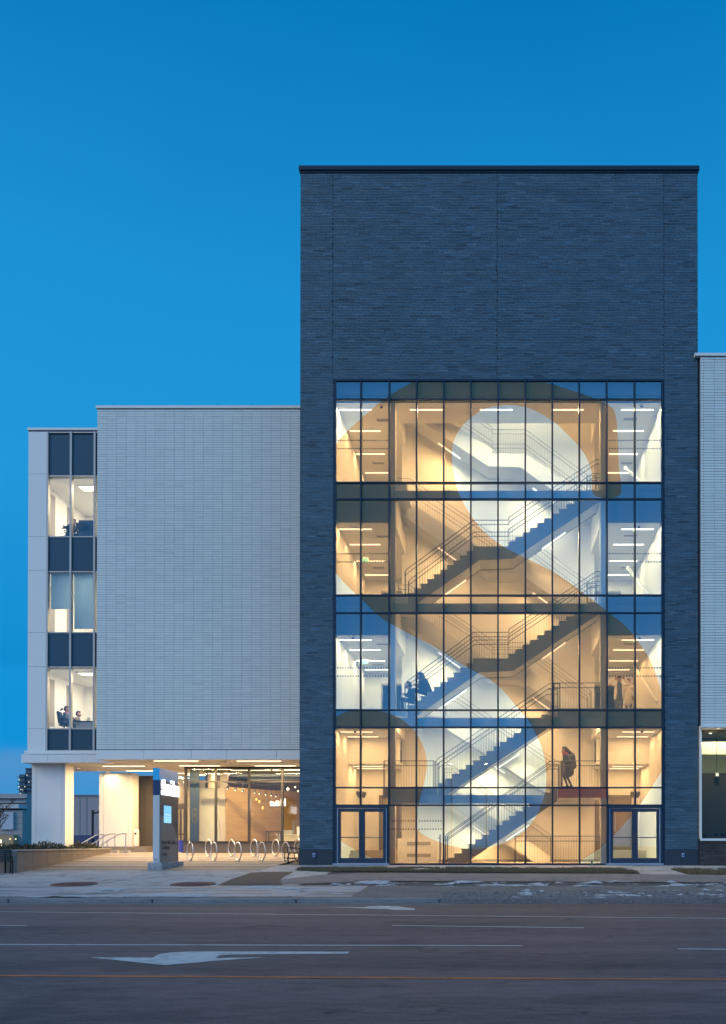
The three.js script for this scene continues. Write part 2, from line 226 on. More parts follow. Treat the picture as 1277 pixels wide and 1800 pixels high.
{ const k = 0.5012, q = [[315, 366], [470, 366.5], [540, 367], [545, 361], [560, 355], [600, 349], [650, 346], [720, 345], [1000, 345.5], [1226, 346], [1221, 353], [900, 355], [810, 356], [775, 359], [755, 368], [935, 366], [760, 378], [580, 394], [450, 380]];
  roadArrow(q.map(([x, y]) => [x * k, 1500 + y * k]), 'large white left turn arrow painted in the nearer lane');
  roadArrow([[553, 1594.3], [640, 1595], [648, 1593.5], [670, 1592.6], [700, 1593.5], [730, 1597.5], [729, 1600.2], [690, 1599.6], [676, 1597.8], [668, 1598.3], [620, 1596]], 'small white arrow painted in the far lane near the kerb'); }
// iron covers let into the pavement
for (const [px, where] of [[131, 'in the pavement left of the pylon sign'], [340, 'in the pavement right of the pylon sign']]) { const [x, z] = G(px, 1555); const o = thing('manhole_cover', 'rusty round iron cover ' + where, 'manhole cover', [x, gy(z) + 0.004, z]); o.rotation.x = 0.045; part('frame', new THREE.TorusGeometry(0.63, 0.03, 6, 40).rotateX(Math.PI / 2), M.iron2, o); const lid = [new THREE.CylinderGeometry(0.61, 0.62, 0.02, 40).translate(0, 0.008, 0)]; for (let i = -4; i < 5; i++) lid.push(B(-0.45, 0.45, 0.018, 0.026, i * 0.1 - 0.02, i * 0.1 + 0.02)); part('lid', lid, M.iron2, o); }

// ───────── the dark brick tower with its glass wall ─────────
const XL = X(527.5), XR = X(1228), TOP = Y(301), OX0 = X(586.5), OX1 = X(1167.5), OY = Y(667), BASE = Y(1493);
const colX = [589, 635, 684.8, 732.8, 780.6, 828.3, 876, 924, 971.5, 1019, 1067.3, 1116.5, 1165.3].map((p) => X(p));
const rowY = [669, 702, 848.5, 877.5, 1046.5, 1077.5, 1248.3, 1278.5, 1384.5, 1415.5, 1519].map((p) => Y(p));
const tower = thing('brick_tower', 'tall dark brick tower with a five storey lit glass wall', 'building', [0, 0, 0]);
part('wall', [B(XL, OX0, -0.6, TOP, -0.3, -0.012), B(OX1, XR, -0.6, TOP, -0.3, -0.012), B(OX0, OX1, OY, TOP, -0.3, -0.012), B(XL, XL + 0.3, -0.6, TOP, -14, -0.3), B(XR - 0.3, XR, -0.6, TOP, -14, -0.3), B(XL + 0.3, XR - 0.3, -0.6, TOP, -14, -13.7)], M.mortar, tower);
part('roof', B(XL + 0.3, XR - 0.3, TOP - 0.9, TOP - 0.6, -13.7, -0.3), M.body, tower);
part('parapet_cap', [B(XL - 0.06, XR + 0.06, TOP + 0.02, Y(293), -0.45, 0.07), B(XL - 0.06, XL + 0.4, TOP + 0.02, Y(293) - 0.003, -14, -0.45), B(XR - 0.4, XR + 0.06, TOP + 0.02, Y(293) - 0.003, -14, -0.45), B(XL - 0.02, XR + 0.02, TOP - 0.06, TOP + 0.02, -0.30, 0.02)], M.cap, tower);
for (const [a, b] of [[XL - 0.012, OX0 - 0.004], [OX1 + 0.004, XR + 0.012]]) { const w = (b - a - 0.012) / 2; for (let i = 0; i < 2; i++) part('plinth_stone', new RoundedBoxGeometry(w, BASE + 0.4, 0.31, 1, 0.006).translate(a + w / 2 + i * (w + 0.012), (BASE - 0.4) / 2, -0.14), M.granite, tower); }
{ // bricks, laid in broken bond with a movement joint at each third
  const geo = new RoundedBoxGeometry(1, 1, 1, 1, 0.03), RH = 0.0635, L = 0.405, list = [], near = [];
  const J1 = X(585), J2 = X(874.5), J3 = X(1168.5);
  const run = (x0, x1, y, row) => { let x = x0 - ((row * 0.37 + hash(row, 3, 251) * 0.4) % 1) * L; while (x < x1) { const a = Math.max(x, x0) + 0.005, b = Math.min(x + L, x1) - 0.005; if (b - a > 0.04) { const cl = fbm(a * 1.1 + 20, y * 5.5 + 7, 512, 3), g = rnd(); let t = 0.92 + 0.28 * (g - 0.5) + 0.42 * (cl - 0.5); if (rnd() < 0.05) t *= 0.62; if (rnd() < 0.05) t *= 1.3; const tone = rr(-0.07, 0.07), c = lin(0.066 * t * (1 + tone * 2), 0.117 * t, 0.146 * t * (1 - tone)); const rec = [(a + b) / 2, y, b - a, c, rr(-0.004, 0.003)]; (x0 >= J3 && near.length < 300 && y < Y(1040) ? near : list).push(rec); } x += L; } };
  for (let row = 0, y = BASE + 0.035; y < TOP - 0.09; y += RH, row++) { run(XL, y > OY - 0.02 ? J1 - 0.004 : OX0 - 0.002, y, row); run(J3 + 0.004, XR, y, row); if (y > OY + 0.03) { run(J1 + 0.004, J2 - 0.004, y, row); run(J2 + 0.004, J3 - 0.004, y, row); } }
  copies('brick', geo, M.brick, list.map(([x, y, w, c, dz]) => [mat4(x, y, -0.018 + dz, w, RH - 0.010, 0.036), c]), tower);
  const shades = Array.from({ length: 12 }, (_, i) => { const t = 0.62 + i * 0.055; return std([0.066 * t, 0.117 * t, 0.146 * t], 0.62); });
  for (const [x, y, w, c, dz] of near) { const m = part('brick', geo, shades[clamp(Math.round((c.g / 0.117 - 0.62) / 0.055), 0, 11)], tower); m.position.set(x, y, -0.018 + dz); m.scale.set(w, RH - 0.010, 0.036); }
}
// glass wall: mullions, transoms, panes and the amber film of the giant letter
const FILM = [[1090, 870], [1088.5, 820], [1086, 760], [1083, 732], [1077, 717], [1062, 707], [1040, 698], [1010, 687], [974, 676], [930, 664], [880, 657], [830, 655], [780, 659], [725, 672], [672, 704], [640, 731], [608, 761], [588, 786], [570, 830], [562, 880], [563, 930], [572, 975], [600, 1018], [635, 1052], [667, 1083], [694, 1100], [726, 1117], [759, 1134], [792, 1154], [825, 1175], [859, 1193], [882, 1211], [906, 1239], [928, 1265], [943, 1291], [955, 1320], [960, 1350], [960, 1385], [953, 1412], [940, 1440], [915, 1466], [875, 1486], [830, 1493], [781, 1483], [737, 1461],
  [732, 1434], [738, 1408], [746, 1376], [751, 1342], [745, 1313], [730, 1286], [710, 1267], [684, 1254], [658, 1248.5], [632, 1248], [606, 1252], [588, 1261], [570, 1275], [560, 1350], [568, 1430], [594, 1473], [625, 1494], [665, 1513], [720, 1540], [985, 1540], [1025, 1511], [1057, 1490], [1090, 1458], [1125, 1415], [1150, 1378], [1168, 1345], [1176, 1300], [1173, 1260], [1163, 1217], [1146, 1165], [1127, 1134], [1112, 1113], [1092, 1093], [1065, 1072], [1035, 1049], [1002, 1024], [965, 1001], [921, 979], [880, 957], [856, 939], [835, 915], [815, 884], [803, 856], [797, 828], [795, 802], [798, 776], [808, 755], [827, 735], [850, 720], [876, 713], [902, 712], [926, 716], [950, 726], [974, 741], [1001, 766], [1018, 784], [1033, 807], [1041, 832], [1045, 870]].map(([a, b]) => [X(a, 0, b), Y(b)]);
const filmCurve = new THREE.CatmullRomCurve3(FILM.map(([x, y]) => new THREE.Vector3(x, y, 0)), true, 'centripetal').getPoints(640).map((v) => [v.x, v.y]);
function clip(poly, x0, x1, y0, y1) {
  const cut = (p, inside, cross) => { const o = []; p.forEach((b, i) => { const a = p[(i + p.length - 1) % p.length], ia = inside(a), ib = inside(b); if (ib) { if (!ia) o.push(cross(a, b)); o.push(b); } else if (ia) o.push(cross(a, b)); }); return o; };
  const cx = (v) => (a, b) => { const t = (v - a[0]) / (b[0] - a[0]); return [v, lerp(a[1], b[1], t)]; }, cy = (v) => (a, b) => { const t = (v - a[1]) / (b[1] - a[1]); return [lerp(a[0], b[0], t), v]; };
  let p = cut(poly, (a) => a[0] >= x0, cx(x0)); if (p.length) p = cut(p, (a) => a[0] <= x1, cx(x1)); if (p.length) p = cut(p, (a) => a[1] >= y0, cy(y0)); if (p.length) p = cut(p, (a) => a[1] <= y1, cy(y1)); return p;
}
function filmPieces(p, z, parent) {                   // the film inside one pane, each separate piece a sheet of its own
  if (p.length < 3) return;
  const g = new THREE.ShapeGeometry(new THREE.Shape(p.map(([x, y]) => new THREE.Vector2(x, y)))).toNonIndexed(), q = g.attributes.position, up = {}, find = (k) => { while (up[k] !== k) k = up[k]; return k; }, key = (i) => Math.round(q.getX(i) * 2e4) + ',' + Math.round(q.getY(i) * 2e4), tri = [];
  for (let i = 0; i < q.count; i += 3) { const v = [0, 1, 2].map((k) => new THREE.Vector3().fromBufferAttribute(q, i + k)); if (Math.abs((v[1].x - v[0].x) * (v[2].y - v[0].y) - (v[2].x - v[0].x) * (v[1].y - v[0].y)) < 2e-6) continue; const ks = [0, 1, 2].map((k) => key(i + k)); ks.forEach((k) => { up[k] ??= k; }); up[find(ks[1])] = find(ks[0]); up[find(ks[2])] = find(ks[0]); tri.push([ks[0], v]); }
  const sets = {}; tri.forEach(([k, v]) => (sets[find(k)] ??= []).push(...v));
  for (const k in sets) { const vs = sets[k]; let area = 0; for (let i = 0; i < vs.length; i += 3) area += Math.abs((vs[i + 1].x - vs[i].x) * (vs[i + 2].y - vs[i].y) - (vs[i + 2].x - vs[i].x) * (vs[i + 1].y - vs[i].y)) / 2; if (area < 0.004) continue; const f = new THREE.BufferGeometry().setFromPoints(vs); f.computeVertexNormals(); f.setAttribute('uv', new THREE.Float32BufferAttribute(new Float32Array(vs.length * 2), 2)); part('amber_film', f.translate(0, 0, z), M.film, parent); }
}
function glaze(parent, x0, x1, y0, y1, z, mat = M.pane, film = true) {
  const pane = part('pane', new THREE.PlaneGeometry(x1 - x0, y1 - y0).translate((x0 + x1) / 2, (y0 + y1) / 2, z), mat, parent);
  if (film) filmPieces(clip(filmCurve, x0, x1, y0, y1), z + 0.008, pane);
  return pane;
}
for (let r = 0; r < 10; r++) for (let c = 0; c < 12; c++) {
  if (r === 9 && (c < 2 || c > 9)) continue;
  const pane = glaze(tower, colX[c] + 0.028, colX[c + 1] - 0.028, rowY[r + 1] + 0.028, rowY[r] - 0.028, -0.02);
  const dots = [];
  const rows = { 1: [773.6, 788], 4: [972.8, 987.4], 6: [1173.8, 1188.2], 9: [1443, 1457.4] }[r];
  if (rows && (r === 9 ? c === 2 || c === 3 : c < 2 || c > 9)) { for (const py of rows) for (let i = 0; i < 9; i++) { const x = lerp(colX[c] + 0.12, colX[c + 1] - 0.10, i / 8); dots.push(B(x - 0.026, x + 0.026, Y(py) - 0.028, Y(py) + 0.028, -0.030, -0.026)); } part('safety_marking', dots, M.dot, pane); }
}
colX.forEach((x, i) => { const edge = i === 0 || i === 12, y0 = i === 1 || i === 11 ? rowY[9] + 0.03 : 0.02; part('mullion', B(x - (edge ? 0.045 : 0.03), x + (edge ? 0.045 : 0.03), y0, OY - 0.01, -0.13, edge ? 0.03 : 0.11), M.frame, tower); });
rowY.forEach((y, i) => { if (i < 10) part('transom', B(OX0 + 0.02, OX1 - 0.02, y - 0.03, y + 0.03, -0.11, 0.035), M.frame, tower); });
part('sill', B(colX[2] + 0.03, colX[10] - 0.03, -0.1, rowY[10] + 0.03, -0.12, 0.05), M.frame, tower);
part('head_flashing', B(OX0, OX1, OY - 0.05, OY + 0.004, -0.14, 0.02), M.frame, tower);
// two pairs of entrance doors
function doorPair(xa, xb, label) {
  const y1 = rowY[9] - 0.03, o = tower;
  part('door_frame', [B(xa, xa + 0.06, 0.02, y1, -0.12, 0.04), B(xb - 0.06, xb, 0.02, y1, -0.12, 0.04), B(xa + 0.06, xb - 0.06, y1 - 0.09, y1, -0.12, 0.042)], M.doorFrame, o);
  part('door_trim', [B(xa + 0.062, xa + 0.082, 0.11, y1 - 0.1, 0.0, 0.05), B(xb - 0.082, xb - 0.062, 0.11, y1 - 0.1, 0.0, 0.05), B(xa - 0.1, xb + 0.06, 0.02, 0.075, -0.1, 0.14)], M.bright, o);
  const xm = (xa + xb) / 2, top = y1 - 0.1, bot = 0.085;
  for (const [a, b, s] of [[xa + 0.088, xm - 0.004, 1], [xm + 0.004, xb - 0.088, -1]]) {
    const st2 = 0.115, d = part('door', [B(a, a + st2, bot, top, -0.06, 0.02), B(b - st2, b, bot, top, -0.06, 0.02), B(a + st2, b - st2, top - 0.13, top, -0.06, 0.018), B(a + st2, b - st2, bot, bot + 0.2, -0.06, 0.018), B(a + st2, b - st2, 1.08, 1.115, -0.05, 0.0)], M.doorFrame, o);
    for (const [p, q] of [[bot + 0.2, 1.08], [1.115, top - 0.13]]) { const pane = part('door_pane', new THREE.PlaneGeometry(b - a - 2 * st2, q - p).translate((a + b) / 2, (p + q) / 2, -0.03), M.pane, d); filmPieces(clip(filmCurve, a + st2, b - st2, p, q), -0.022, d); }
    const hx = s > 0 ? b - 0.06 : a + 0.06; part('handle', tube([[hx, 0.92, 0.02], [hx - s * 0.0, 0.92, 0.09], [hx - s * 0.01, 0.98, 0.1], [hx - s * 0.01, 1.22, 0.1], [hx, 1.28, 0.09], [hx, 1.28, 0.02]], 0.012), M.rail, d);
  }
}
doorPair(colX[0] + 0.05, colX[2] - 0.035); doorPair(colX[10] + 0.035, colX[12] - 0.05);

// ── inside the tower: floors, columns, ceilings ──
const ZF = -0.75, FL = { 1: 0.08, 2: Y(1385, ZF), 3: Y(1248.5, ZF), 4: Y(1051, ZF), 5: Y(854, ZF) }; FL[6] = FL[5] + (FL[5] - FL[4]);
const IX0 = OX0 + 0.02, IX1 = OX1 - 0.02, CX0 = X(694.5, -0.35), CX1 = X(1057, -0.35), ZB = -4.4, ZR = -8.5;
const C = { 5: Y(703.5, -0.3), 4: Y(919, -0.4), 3: Y(1117, -0.4), 1: Y(1281.5, -0.4) };
const inPx = (px) => X(px, ZF);
for (const px of [[684.5, 695], [1056.5, 1067]]) part('column', B(X(px[0], -0.35), X(px[1], -0.35), 0, C[5], -0.8, -0.37), M.column, tower);
[[863, 876], [1061, 1076], [1262, 1277], [1397.5, 1412.5]].forEach(([a, b]) => part('girt', B(X(690), X(a > 1390 ? 962 : 1062), Y(b, -0.2), Y(a, -0.2), -0.34, -0.17), M.steel, tower));
// shadow boxes behind the head row and the slab edges of the two side bays
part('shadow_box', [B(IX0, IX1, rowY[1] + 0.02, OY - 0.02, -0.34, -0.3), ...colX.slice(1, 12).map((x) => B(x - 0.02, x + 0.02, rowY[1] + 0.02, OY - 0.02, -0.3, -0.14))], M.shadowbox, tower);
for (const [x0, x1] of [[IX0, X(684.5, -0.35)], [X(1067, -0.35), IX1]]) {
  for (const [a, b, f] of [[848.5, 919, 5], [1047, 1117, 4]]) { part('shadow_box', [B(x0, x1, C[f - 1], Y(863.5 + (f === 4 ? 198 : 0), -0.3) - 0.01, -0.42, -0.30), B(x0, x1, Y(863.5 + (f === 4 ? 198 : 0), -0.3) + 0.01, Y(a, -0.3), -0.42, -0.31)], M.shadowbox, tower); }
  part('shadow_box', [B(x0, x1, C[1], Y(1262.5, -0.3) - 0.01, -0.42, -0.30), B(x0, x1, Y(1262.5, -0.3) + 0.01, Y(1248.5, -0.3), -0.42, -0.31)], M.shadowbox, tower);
}
// floors of the side bays and the landings beside the stairwell
const slab = (x0, x1, z0, z1, y, t = 0.3) => part('floor_slab', B(x0, x1, y - t, y, z0, z1), M.soffit, tower);
for (const f of [3, 4, 5]) {
  part('floor_slab', B(IX0, CX0, C[f - 1] || C[1], FL[f], ZR, -0.42), M.ceil, tower); part('floor_slab', B(CX1, IX1, C[f - 1] || C[1], FL[f], ZR, -0.42), M.ceil, tower);
  part('floor_finish', B(IX0, CX0, FL[f], FL[f] + 0.012, ZR, -0.42), M.floor, tower); part('floor_finish', B(CX1, IX1, FL[f], FL[f] + 0.012, ZR, -0.42), M.floor, tower);
}
const frontFrom = { 3: [717, 978], 4: [717, 1050], 5: [717, 1050] }, rearFrom = { 3: [782, 1043], 4: [710, 1043], 5: [710, 1043] };
for (const f of [3, 4, 5]) { for (const [m, za, zb] of [[frontFrom[f], -0.42, -2.42], [rearFrom[f], -2.42, ZB]]) { slab(CX0, inPx(m[0]), zb, za, FL[f]); slab(inPx(m[1]), CX1, zb, za, FL[f]); } if (f === 3) part('slab_edge', B(inPx(978), IX1, Y(1278, -0.4), FL[3] + 0.02, -0.418, -0.36), M.steel, tower); }
for (const [m, za, zb] of [[[771, 980], -0.42, -2.42], [[780, 989], -2.42, ZB]]) { slab(X(676, ZF), inPx(m[0]), zb, za, FL[2]); slab(inPx(m[1]), X(1068, ZF), zb, za, FL[2]); }
part('slab_edge', B(X(674, -0.4), inPx(771), FL[2] - 0.42, FL[2] + 0.02, -0.418, -0.36), M.steel, tower); part('slab_edge', B(inPx(980), X(1068, -0.4), FL[2] - 0.42, FL[2] + 0.02, -0.418, -0.36), std([0.50, 0.08, 0.08], 0.7), tower).userData.label = 'edge of the landing under the walking person, with a red reflection painted into its colour';  // red of the right edge is a street light reflection put into its colour
part('floor_finish', B(IX0, IX1, -0.2, FL[1], ZR, -0.13), std([0.42, 0.38, 0.33], 0.5), tower);
// walls
const wallP = (...b) => part('inner_wall', B(...b), M.white, tower);
wallP(CX0 - 0.02, CX1 + 0.02, 0.08, FL[6] + 3, ZB - 0.2, ZB);
wallP(IX0 - 0.02, IX0, 0.08, C[5], ZR, -0.15); wallP(IX1, IX1 + 0.02, 0.08, C[5], ZR, -0.15);
wallP(CX0 - 0.16, CX0, 0.08, C[5], ZR, ZB); wallP(CX1, CX1 + 0.16, 0.08, C[5], ZR, ZB);
// top ceiling, with the shaft of the roof stair open behind it
part('ceiling', [B(IX0, IX1, C[5], C[5] + 0.2, -2.3, -0.3), B(IX0, CX0, C[5], C[5] + 0.2, ZR, -2.3), B(CX1, IX1, C[5], C[5] + 0.2, ZR, -2.3)], M.ceil, tower);
part('bulkhead', [B(CX0, CX1, C[5] + 0.2, FL[6] + 3, -2.3, -2.1), B(CX0 - 0.2, CX0, C[5] + 0.2, FL[6] + 3, ZB, -2.3), B(CX1, CX1 + 0.2, C[5] + 0.2, FL[6] + 3, ZB, -2.3), B(CX0 - 0.2, CX1 + 0.2, FL[6] + 3, FL[6] + 3.2, ZB - 0.2, -2.1)], M.white, tower);
// back walls of the side bays, floor by floor
for (const f of [3, 4, 5]) for (const [x0, x1, s] of [[IX0, CX0 - 0.16, -1], [CX1 + 0.16, IX1, 1]]) {
  const a = s < 0 ? x0 + 0.75 : x0 + 0.05, b = s < 0 ? x1 - 0.02 : x1 - 0.55, dh = FL[f] + 2.45;
  wallP(x0, a, FL[f], C[f], ZR - 0.2, ZR); wallP(b, x1, FL[f], C[f], ZR - 0.2, ZR); wallP(a, b, dh, C[f], ZR - 0.2, ZR);
  part('door_frame', [B(a, a + 0.08, FL[f], dh, ZR - 0.1, ZR + 0.03), B(b - 0.08, b, FL[f], dh, ZR - 0.1, ZR + 0.03), B(a + 0.08, b - 0.08, dh - 0.1, dh, ZR - 0.1, ZR + 0.03), B((a + b) / 2 - 0.05, (a + b) / 2 + 0.05, FL[f], dh - 0.1, ZR - 0.08, ZR + 0.02)], M.column, tower);
  part('corridor', [B(a - 0.3, b + 0.3, FL[f] - 0.05, FL[f], ZR - 4, ZR - 0.2), B(a - 0.3, b + 0.3, dh + 0.15, dh + 0.2, ZR - 4, ZR - 0.2), B(a - 0.35, a - 0.3, FL[f], dh + 0.15, ZR - 4, ZR - 0.2), B(b + 0.3, b + 0.35, FL[f], dh + 0.15, ZR - 4, ZR - 0.2), B(a - 0.3, b + 0.3, FL[f], dh + 0.15, ZR - 4.1, ZR - 4)], f === 3 ? std([0.45, 0.47, 0.5], 0.8) : M.white, tower);
}
// lobbies behind the two entrances: low ceiling at the back, steps and inner doors
for (const [x0, x1, s] of [[IX0, X(690, -0.5), -1], [X(1062, -0.5), IX1, 1]]) {
  const yb = Y(1343, -3.4), zb = -6.2, up = 0.56;
  part('ceiling', B(x0, x1, yb, yb + 0.1, zb, -3.4), M.ceil, tower); wallP(x0, x1, yb + 0.1, C[1], -3.55, -3.4); wallP(x0, x1, up, yb, zb - 0.2, zb);
  part('floor_slab', B(x0, x1, 0.08, up, zb, -4.3), std([0.40, 0.36, 0.30], 0.6), tower);
  for (let i = 0; i < 3; i++) part('step', B(x0 + (s > 0 ? 0.1 : 0.0), x1 - (s > 0 ? 0.75 : 0), 0.082 + i * 0.16 - (i ? 0.002 : 0), 0.08 + (i + 1) * 0.16, -4.298 + i * 0.001, -3.4 - i * 0.3), std([0.34, 0.30, 0.25], 0.7), tower);
  const dx = s < 0 ? x0 + 0.98 : x0 + 0.16, dw = 1.75;
  part('door_frame', [B(dx, dx + dw, up + 2.42, up + 2.55, zb, zb + 0.1), B(dx, dx + 0.1, up, up + 2.42, zb, zb + 0.1), B(dx + dw - 0.1, dx + dw, up, up + 2.42, zb, zb + 0.1), B(dx + dw / 2 - 0.06, dx + dw / 2 + 0.06, up, up + 2.42, zb, zb + 0.1)], std([0.16, 0.13, 0.09], 0.5), tower);
  for (const k of [0, 1]) { const d = part('door', B(dx + 0.1 + k * (dw / 2 - 0.04), dx + dw / 2 - 0.06 + k * (dw / 2 - 0.04), up + 0.01, up + 2.42, zb, zb + 0.05), std([0.22, 0.17, 0.09], 0.5), tower); part('handle', B(dx + dw / 2 - 0.14 + k * 0.24, dx + dw / 2 - 0.10 + k * 0.24, up + 0.85, up + 2.0, zb + 0.06, zb + 0.1), M.bright, d); }
}
// white diagonal braces in the side bays
part('brace', bar([IX1 - 0.1, FL[5], -1.6], [IX1 - 0.75, C[5] - 0.55, -5.5], 0.09, 4), M.white, tower); part('brace', bar([IX1 - 0.1, FL[4], -1.6], [IX1 - 0.7, C[4] - 0.4, -5], 0.09, 4), M.white, tower); part('brace', bar([IX1 - 0.05, FL[3] + 0.4, -1.2], [IX1 - 0.55, C[3] - 0.6, -4], 0.09, 4), M.white, tower);

// ── stairs: one flight behind the glass climbing to the right, one behind it climbing to the left ──
function railing(parent, path, z, thin = false) {         // path of [x, y of the walking line]
  const r = part('railing', [path.slice(1).map((p, i) => bar([path[i][0], path[i][1] + 1.08, z], [p[0], p[1] + 1.08, z], thin ? 0.014 : 0.017)), path.slice(1).map((p, i) => bar([path[i][0], path[i][1] + 0.88, z + 0.045], [p[0], p[1] + 0.88, z + 0.045], thin ? 0.014 : 0.017))], thin ? M.railPale : M.rail, parent);
  const bw = thin ? 0.006 : 0.008, g = new THREE.BoxGeometry(bw, 1, bw), rm = thin ? M.railPale : M.rail;
  path.slice(1).forEach((p, i) => { const [ax, ay] = path[i], n = Math.max(1, Math.round(Math.abs(p[0] - ax) / 0.105)); for (let k = 0; k < n; k++) { const t = (k + 0.5) / n, m = part('baluster', g, rm, r); m.position.set(lerp(ax, p[0], t), lerp(ay, p[1], t) + 0.48, z); m.scale.y = 1.18; } });
  for (const q of [path[0], path[path.length - 1]]) { const m = part('post', B(-0.022, 0.022, -0.02, 1.09, -0.022, 0.022), rm, r); m.position.set(q[0], q[1], z); }
  return r;
}
function flight(label, f, segs, zs, flip) {              // segs: list of ['run', x0, x1, n] or ['flat', x0, x1]
  const o = thing('stair_flight', label, 'staircase'), y0 = FL[f], y1 = FL[f + 1]; if (flip) o.scale.x = 1;
  const n = segs.reduce((s, q) => s + (q[0] === 'run' ? q[3] : 0), 0), rise = (y1 - y0) / n, m = (x) => (flip ? -x : x);
  const top = [], line = [], treads = []; let y = y0;
  line.push([m(segs[0][1]) - (flip ? -0.1 : 0.1), y]);
  for (const s of segs) {
    if (s[0] === 'run') { const w = (s[2] - s[1]) / s[3]; line.push([m(s[1]), y + rise * 0.6]); for (let i = 0; i < s[3]; i++) { top.push([s[1] + i * w, y]); y += rise; top.push([s[1] + i * w, y]); treads.push([s[1] + i * w, s[1] + (i + 1) * w, y]); } top.push([s[2], y]); line.push([m(s[2] - w), y]); }
    else { top.push([s[2], y]); line.push([m(s[1]), y], [m(s[2]), y]); treads.push([s[1], s[2], y]); }
  }
  const xe = segs[segs.length - 1][2], xs = segs[0][1], th = 0.62;
  // lower edge follows the nosing line
  const low = []; y = y0; low.push([xs - 0.02, y0 - 0.32]); let yy = y0;
  for (const s of segs) { if (s[0] === 'run') { const w = (s[2] - s[1]) / s[3]; const shift = th - rise * 0.5; low.push([Math.max(s[1] + (low.length > 1 ? w * 0.6 : w * 0.9), xs), Math.max(yy - shift + rise * 0.2, y0 - 0.32)]); yy += rise * s[3]; low.push([s[2] - w * 0.1, Math.min(yy - shift - 0.02, y1)]); } }
  const edge = flip ? [[xs, y0 + 0.05], ...top.filter((q, i) => i && (i === top.length - 1 || q[1] > top[i - 1][1] + 1e-6 || (top[i - 1][1] === q[1] && q[0] - top[i - 1][0] > 0.6))).map(([x, q]) => [x, q + 0.05])] : top;
  const outline = [...edge, [xe, Math.min(low[low.length - 1][1] + 0.0, y1 - 0.3)], ...low.reverse()];
  const shape = (inset) => new THREE.Shape(outline.map(([x, q], i) => new THREE.Vector2(m(x), q - (inset && i < edge.length ? inset + (flip ? 0.26 : 0) : 0) + (inset && i >= edge.length ? 0.03 : 0))));
  const ext = (d, z, inset) => new THREE.ExtrudeGeometry(shape(inset), { depth: d, bevelEnabled: false }).translate(0, 0, z);
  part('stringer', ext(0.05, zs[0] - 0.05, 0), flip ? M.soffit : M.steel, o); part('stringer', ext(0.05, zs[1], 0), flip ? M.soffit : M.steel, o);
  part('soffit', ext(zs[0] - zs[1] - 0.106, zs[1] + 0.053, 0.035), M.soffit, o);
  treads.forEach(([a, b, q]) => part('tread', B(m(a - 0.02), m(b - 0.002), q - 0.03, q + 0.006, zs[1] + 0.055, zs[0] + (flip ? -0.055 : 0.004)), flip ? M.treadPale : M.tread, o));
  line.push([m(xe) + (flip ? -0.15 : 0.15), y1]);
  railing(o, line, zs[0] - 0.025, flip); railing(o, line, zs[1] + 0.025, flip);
  return { o, rise, th };
}
const two = (a) => [['run', inPx(717), inPx(844.5), 11], ['flat', inPx(844.5), inPx(895)], ['run', inPx(895), inPx(1050 + 11.5), 13]];
const FZ = [-0.75, -2.2], RZ = [-2.65, -4.1];
flight('dark stair flight behind the glass climbing right from fourth to fifth floor', 4, two(), FZ);
flight('dark stair flight climbing right from third to fourth floor with two people seated on it', 3, two(), FZ);
flight('short stair flight behind the glass climbing right to the third floor slab', 2, [['run', inPx(771), inPx(978), 17]], FZ);
flight('lowest stair flight climbing right from the ground floor to the right hand landing under the walking person', 1, [['run', inPx(788), inPx(980), 16]], FZ);
flight('topmost rear stair flight climbing left beneath the roof', 5, two(), RZ, true);
flight('rear stair flight climbing left between fourth and fifth floor', 4, two(), RZ, true);
flight('rear stair flight climbing left between third and fourth floor', 3, two(), RZ, true);
flight('rear stair flight climbing left behind the short flight to the third floor', 2, [['run', inPx(771), inPx(978), 17]], RZ, true);
flight('rear stair flight climbing left from the ground floor, behind the lowest flight', 1, [['run', inPx(788), inPx(980), 16]], RZ, true);
function guard(label, x0, x1, y, z) { const o = thing('guard_rail', label, 'railing'); const r = railing(o, [[x0, y], [x1, y]], z); }
guard('guard rail of the left landing one floor above the entrance', X(676, -0.6), inPx(764), FL[2], -0.6);
guard('guard rail in front of the walking person in the red scarf', inPx(988), X(1057, -0.6), FL[2], -0.6);
guard('guard rail at the right end of the third floor landing', X(974, -0.6), X(1057, -0.6), FL[3], -0.6);
guard('guard rail standing on the ground floor by the right hand doors', X(906, -0.6), X(1057, -0.6), FL[1], -0.6);
for (const f of [4, 5]) guard('short guard rail at the right column on the ' + (f === 4 ? 'fourth' : 'fifth') + ' floor', X(1040, -0.6), X(1057, -0.6), FL[f], -2.42);

// ── lamps inside the tower ──
const ordinal = ['nearest the glass', 'second from the glass', 'third from the glass', 'farthest from the glass'], storey = { 5: 'fifth', 4: 'fourth', 3: 'third' };
for (const f of [5, 4, 3]) for (const s of [0, 1]) [-1.0, -2.9, -5.2, -7.3].forEach((z, i) => stripLamp([(s ? X(1121, -1, 760) : X(626, -1, 760)) + (i % 2 ? 0.1 : 0) * (s ? -1 : 1), C[f], z], 1.3, `linear ceiling light in the ${s ? 'right' : 'left'} bay of the ${storey[f]} floor, ${ordinal[i]}`, 'ceiling lights in the side bays', { I: 95 }));
for (const s of [0, 1]) [[-0.95, C[1]], [-2.6, C[1]], [-4.1, Y(1343, -3.4)], [-5.2, Y(1343, -3.4)]].forEach(([z, y], i) => stripLamp([s ? X(1122, -1) : X(628, -1), y, z], 1.3, `linear ceiling light in the ${s ? 'right' : 'left'} entrance lobby, ${ordinal[i]}`, 'ceiling lights in the entrance lobbies', { I: 95 }));
[[750, 'left'], [873, 'middle'], [998, 'right']].forEach(([px, w]) => stripLamp([X(px, -1, 727), C[5], -1.0], 1.32, `linear light on the top ceiling, ${w} of three above the stairs`, 'lights on the top ceiling', { I: 420 }));
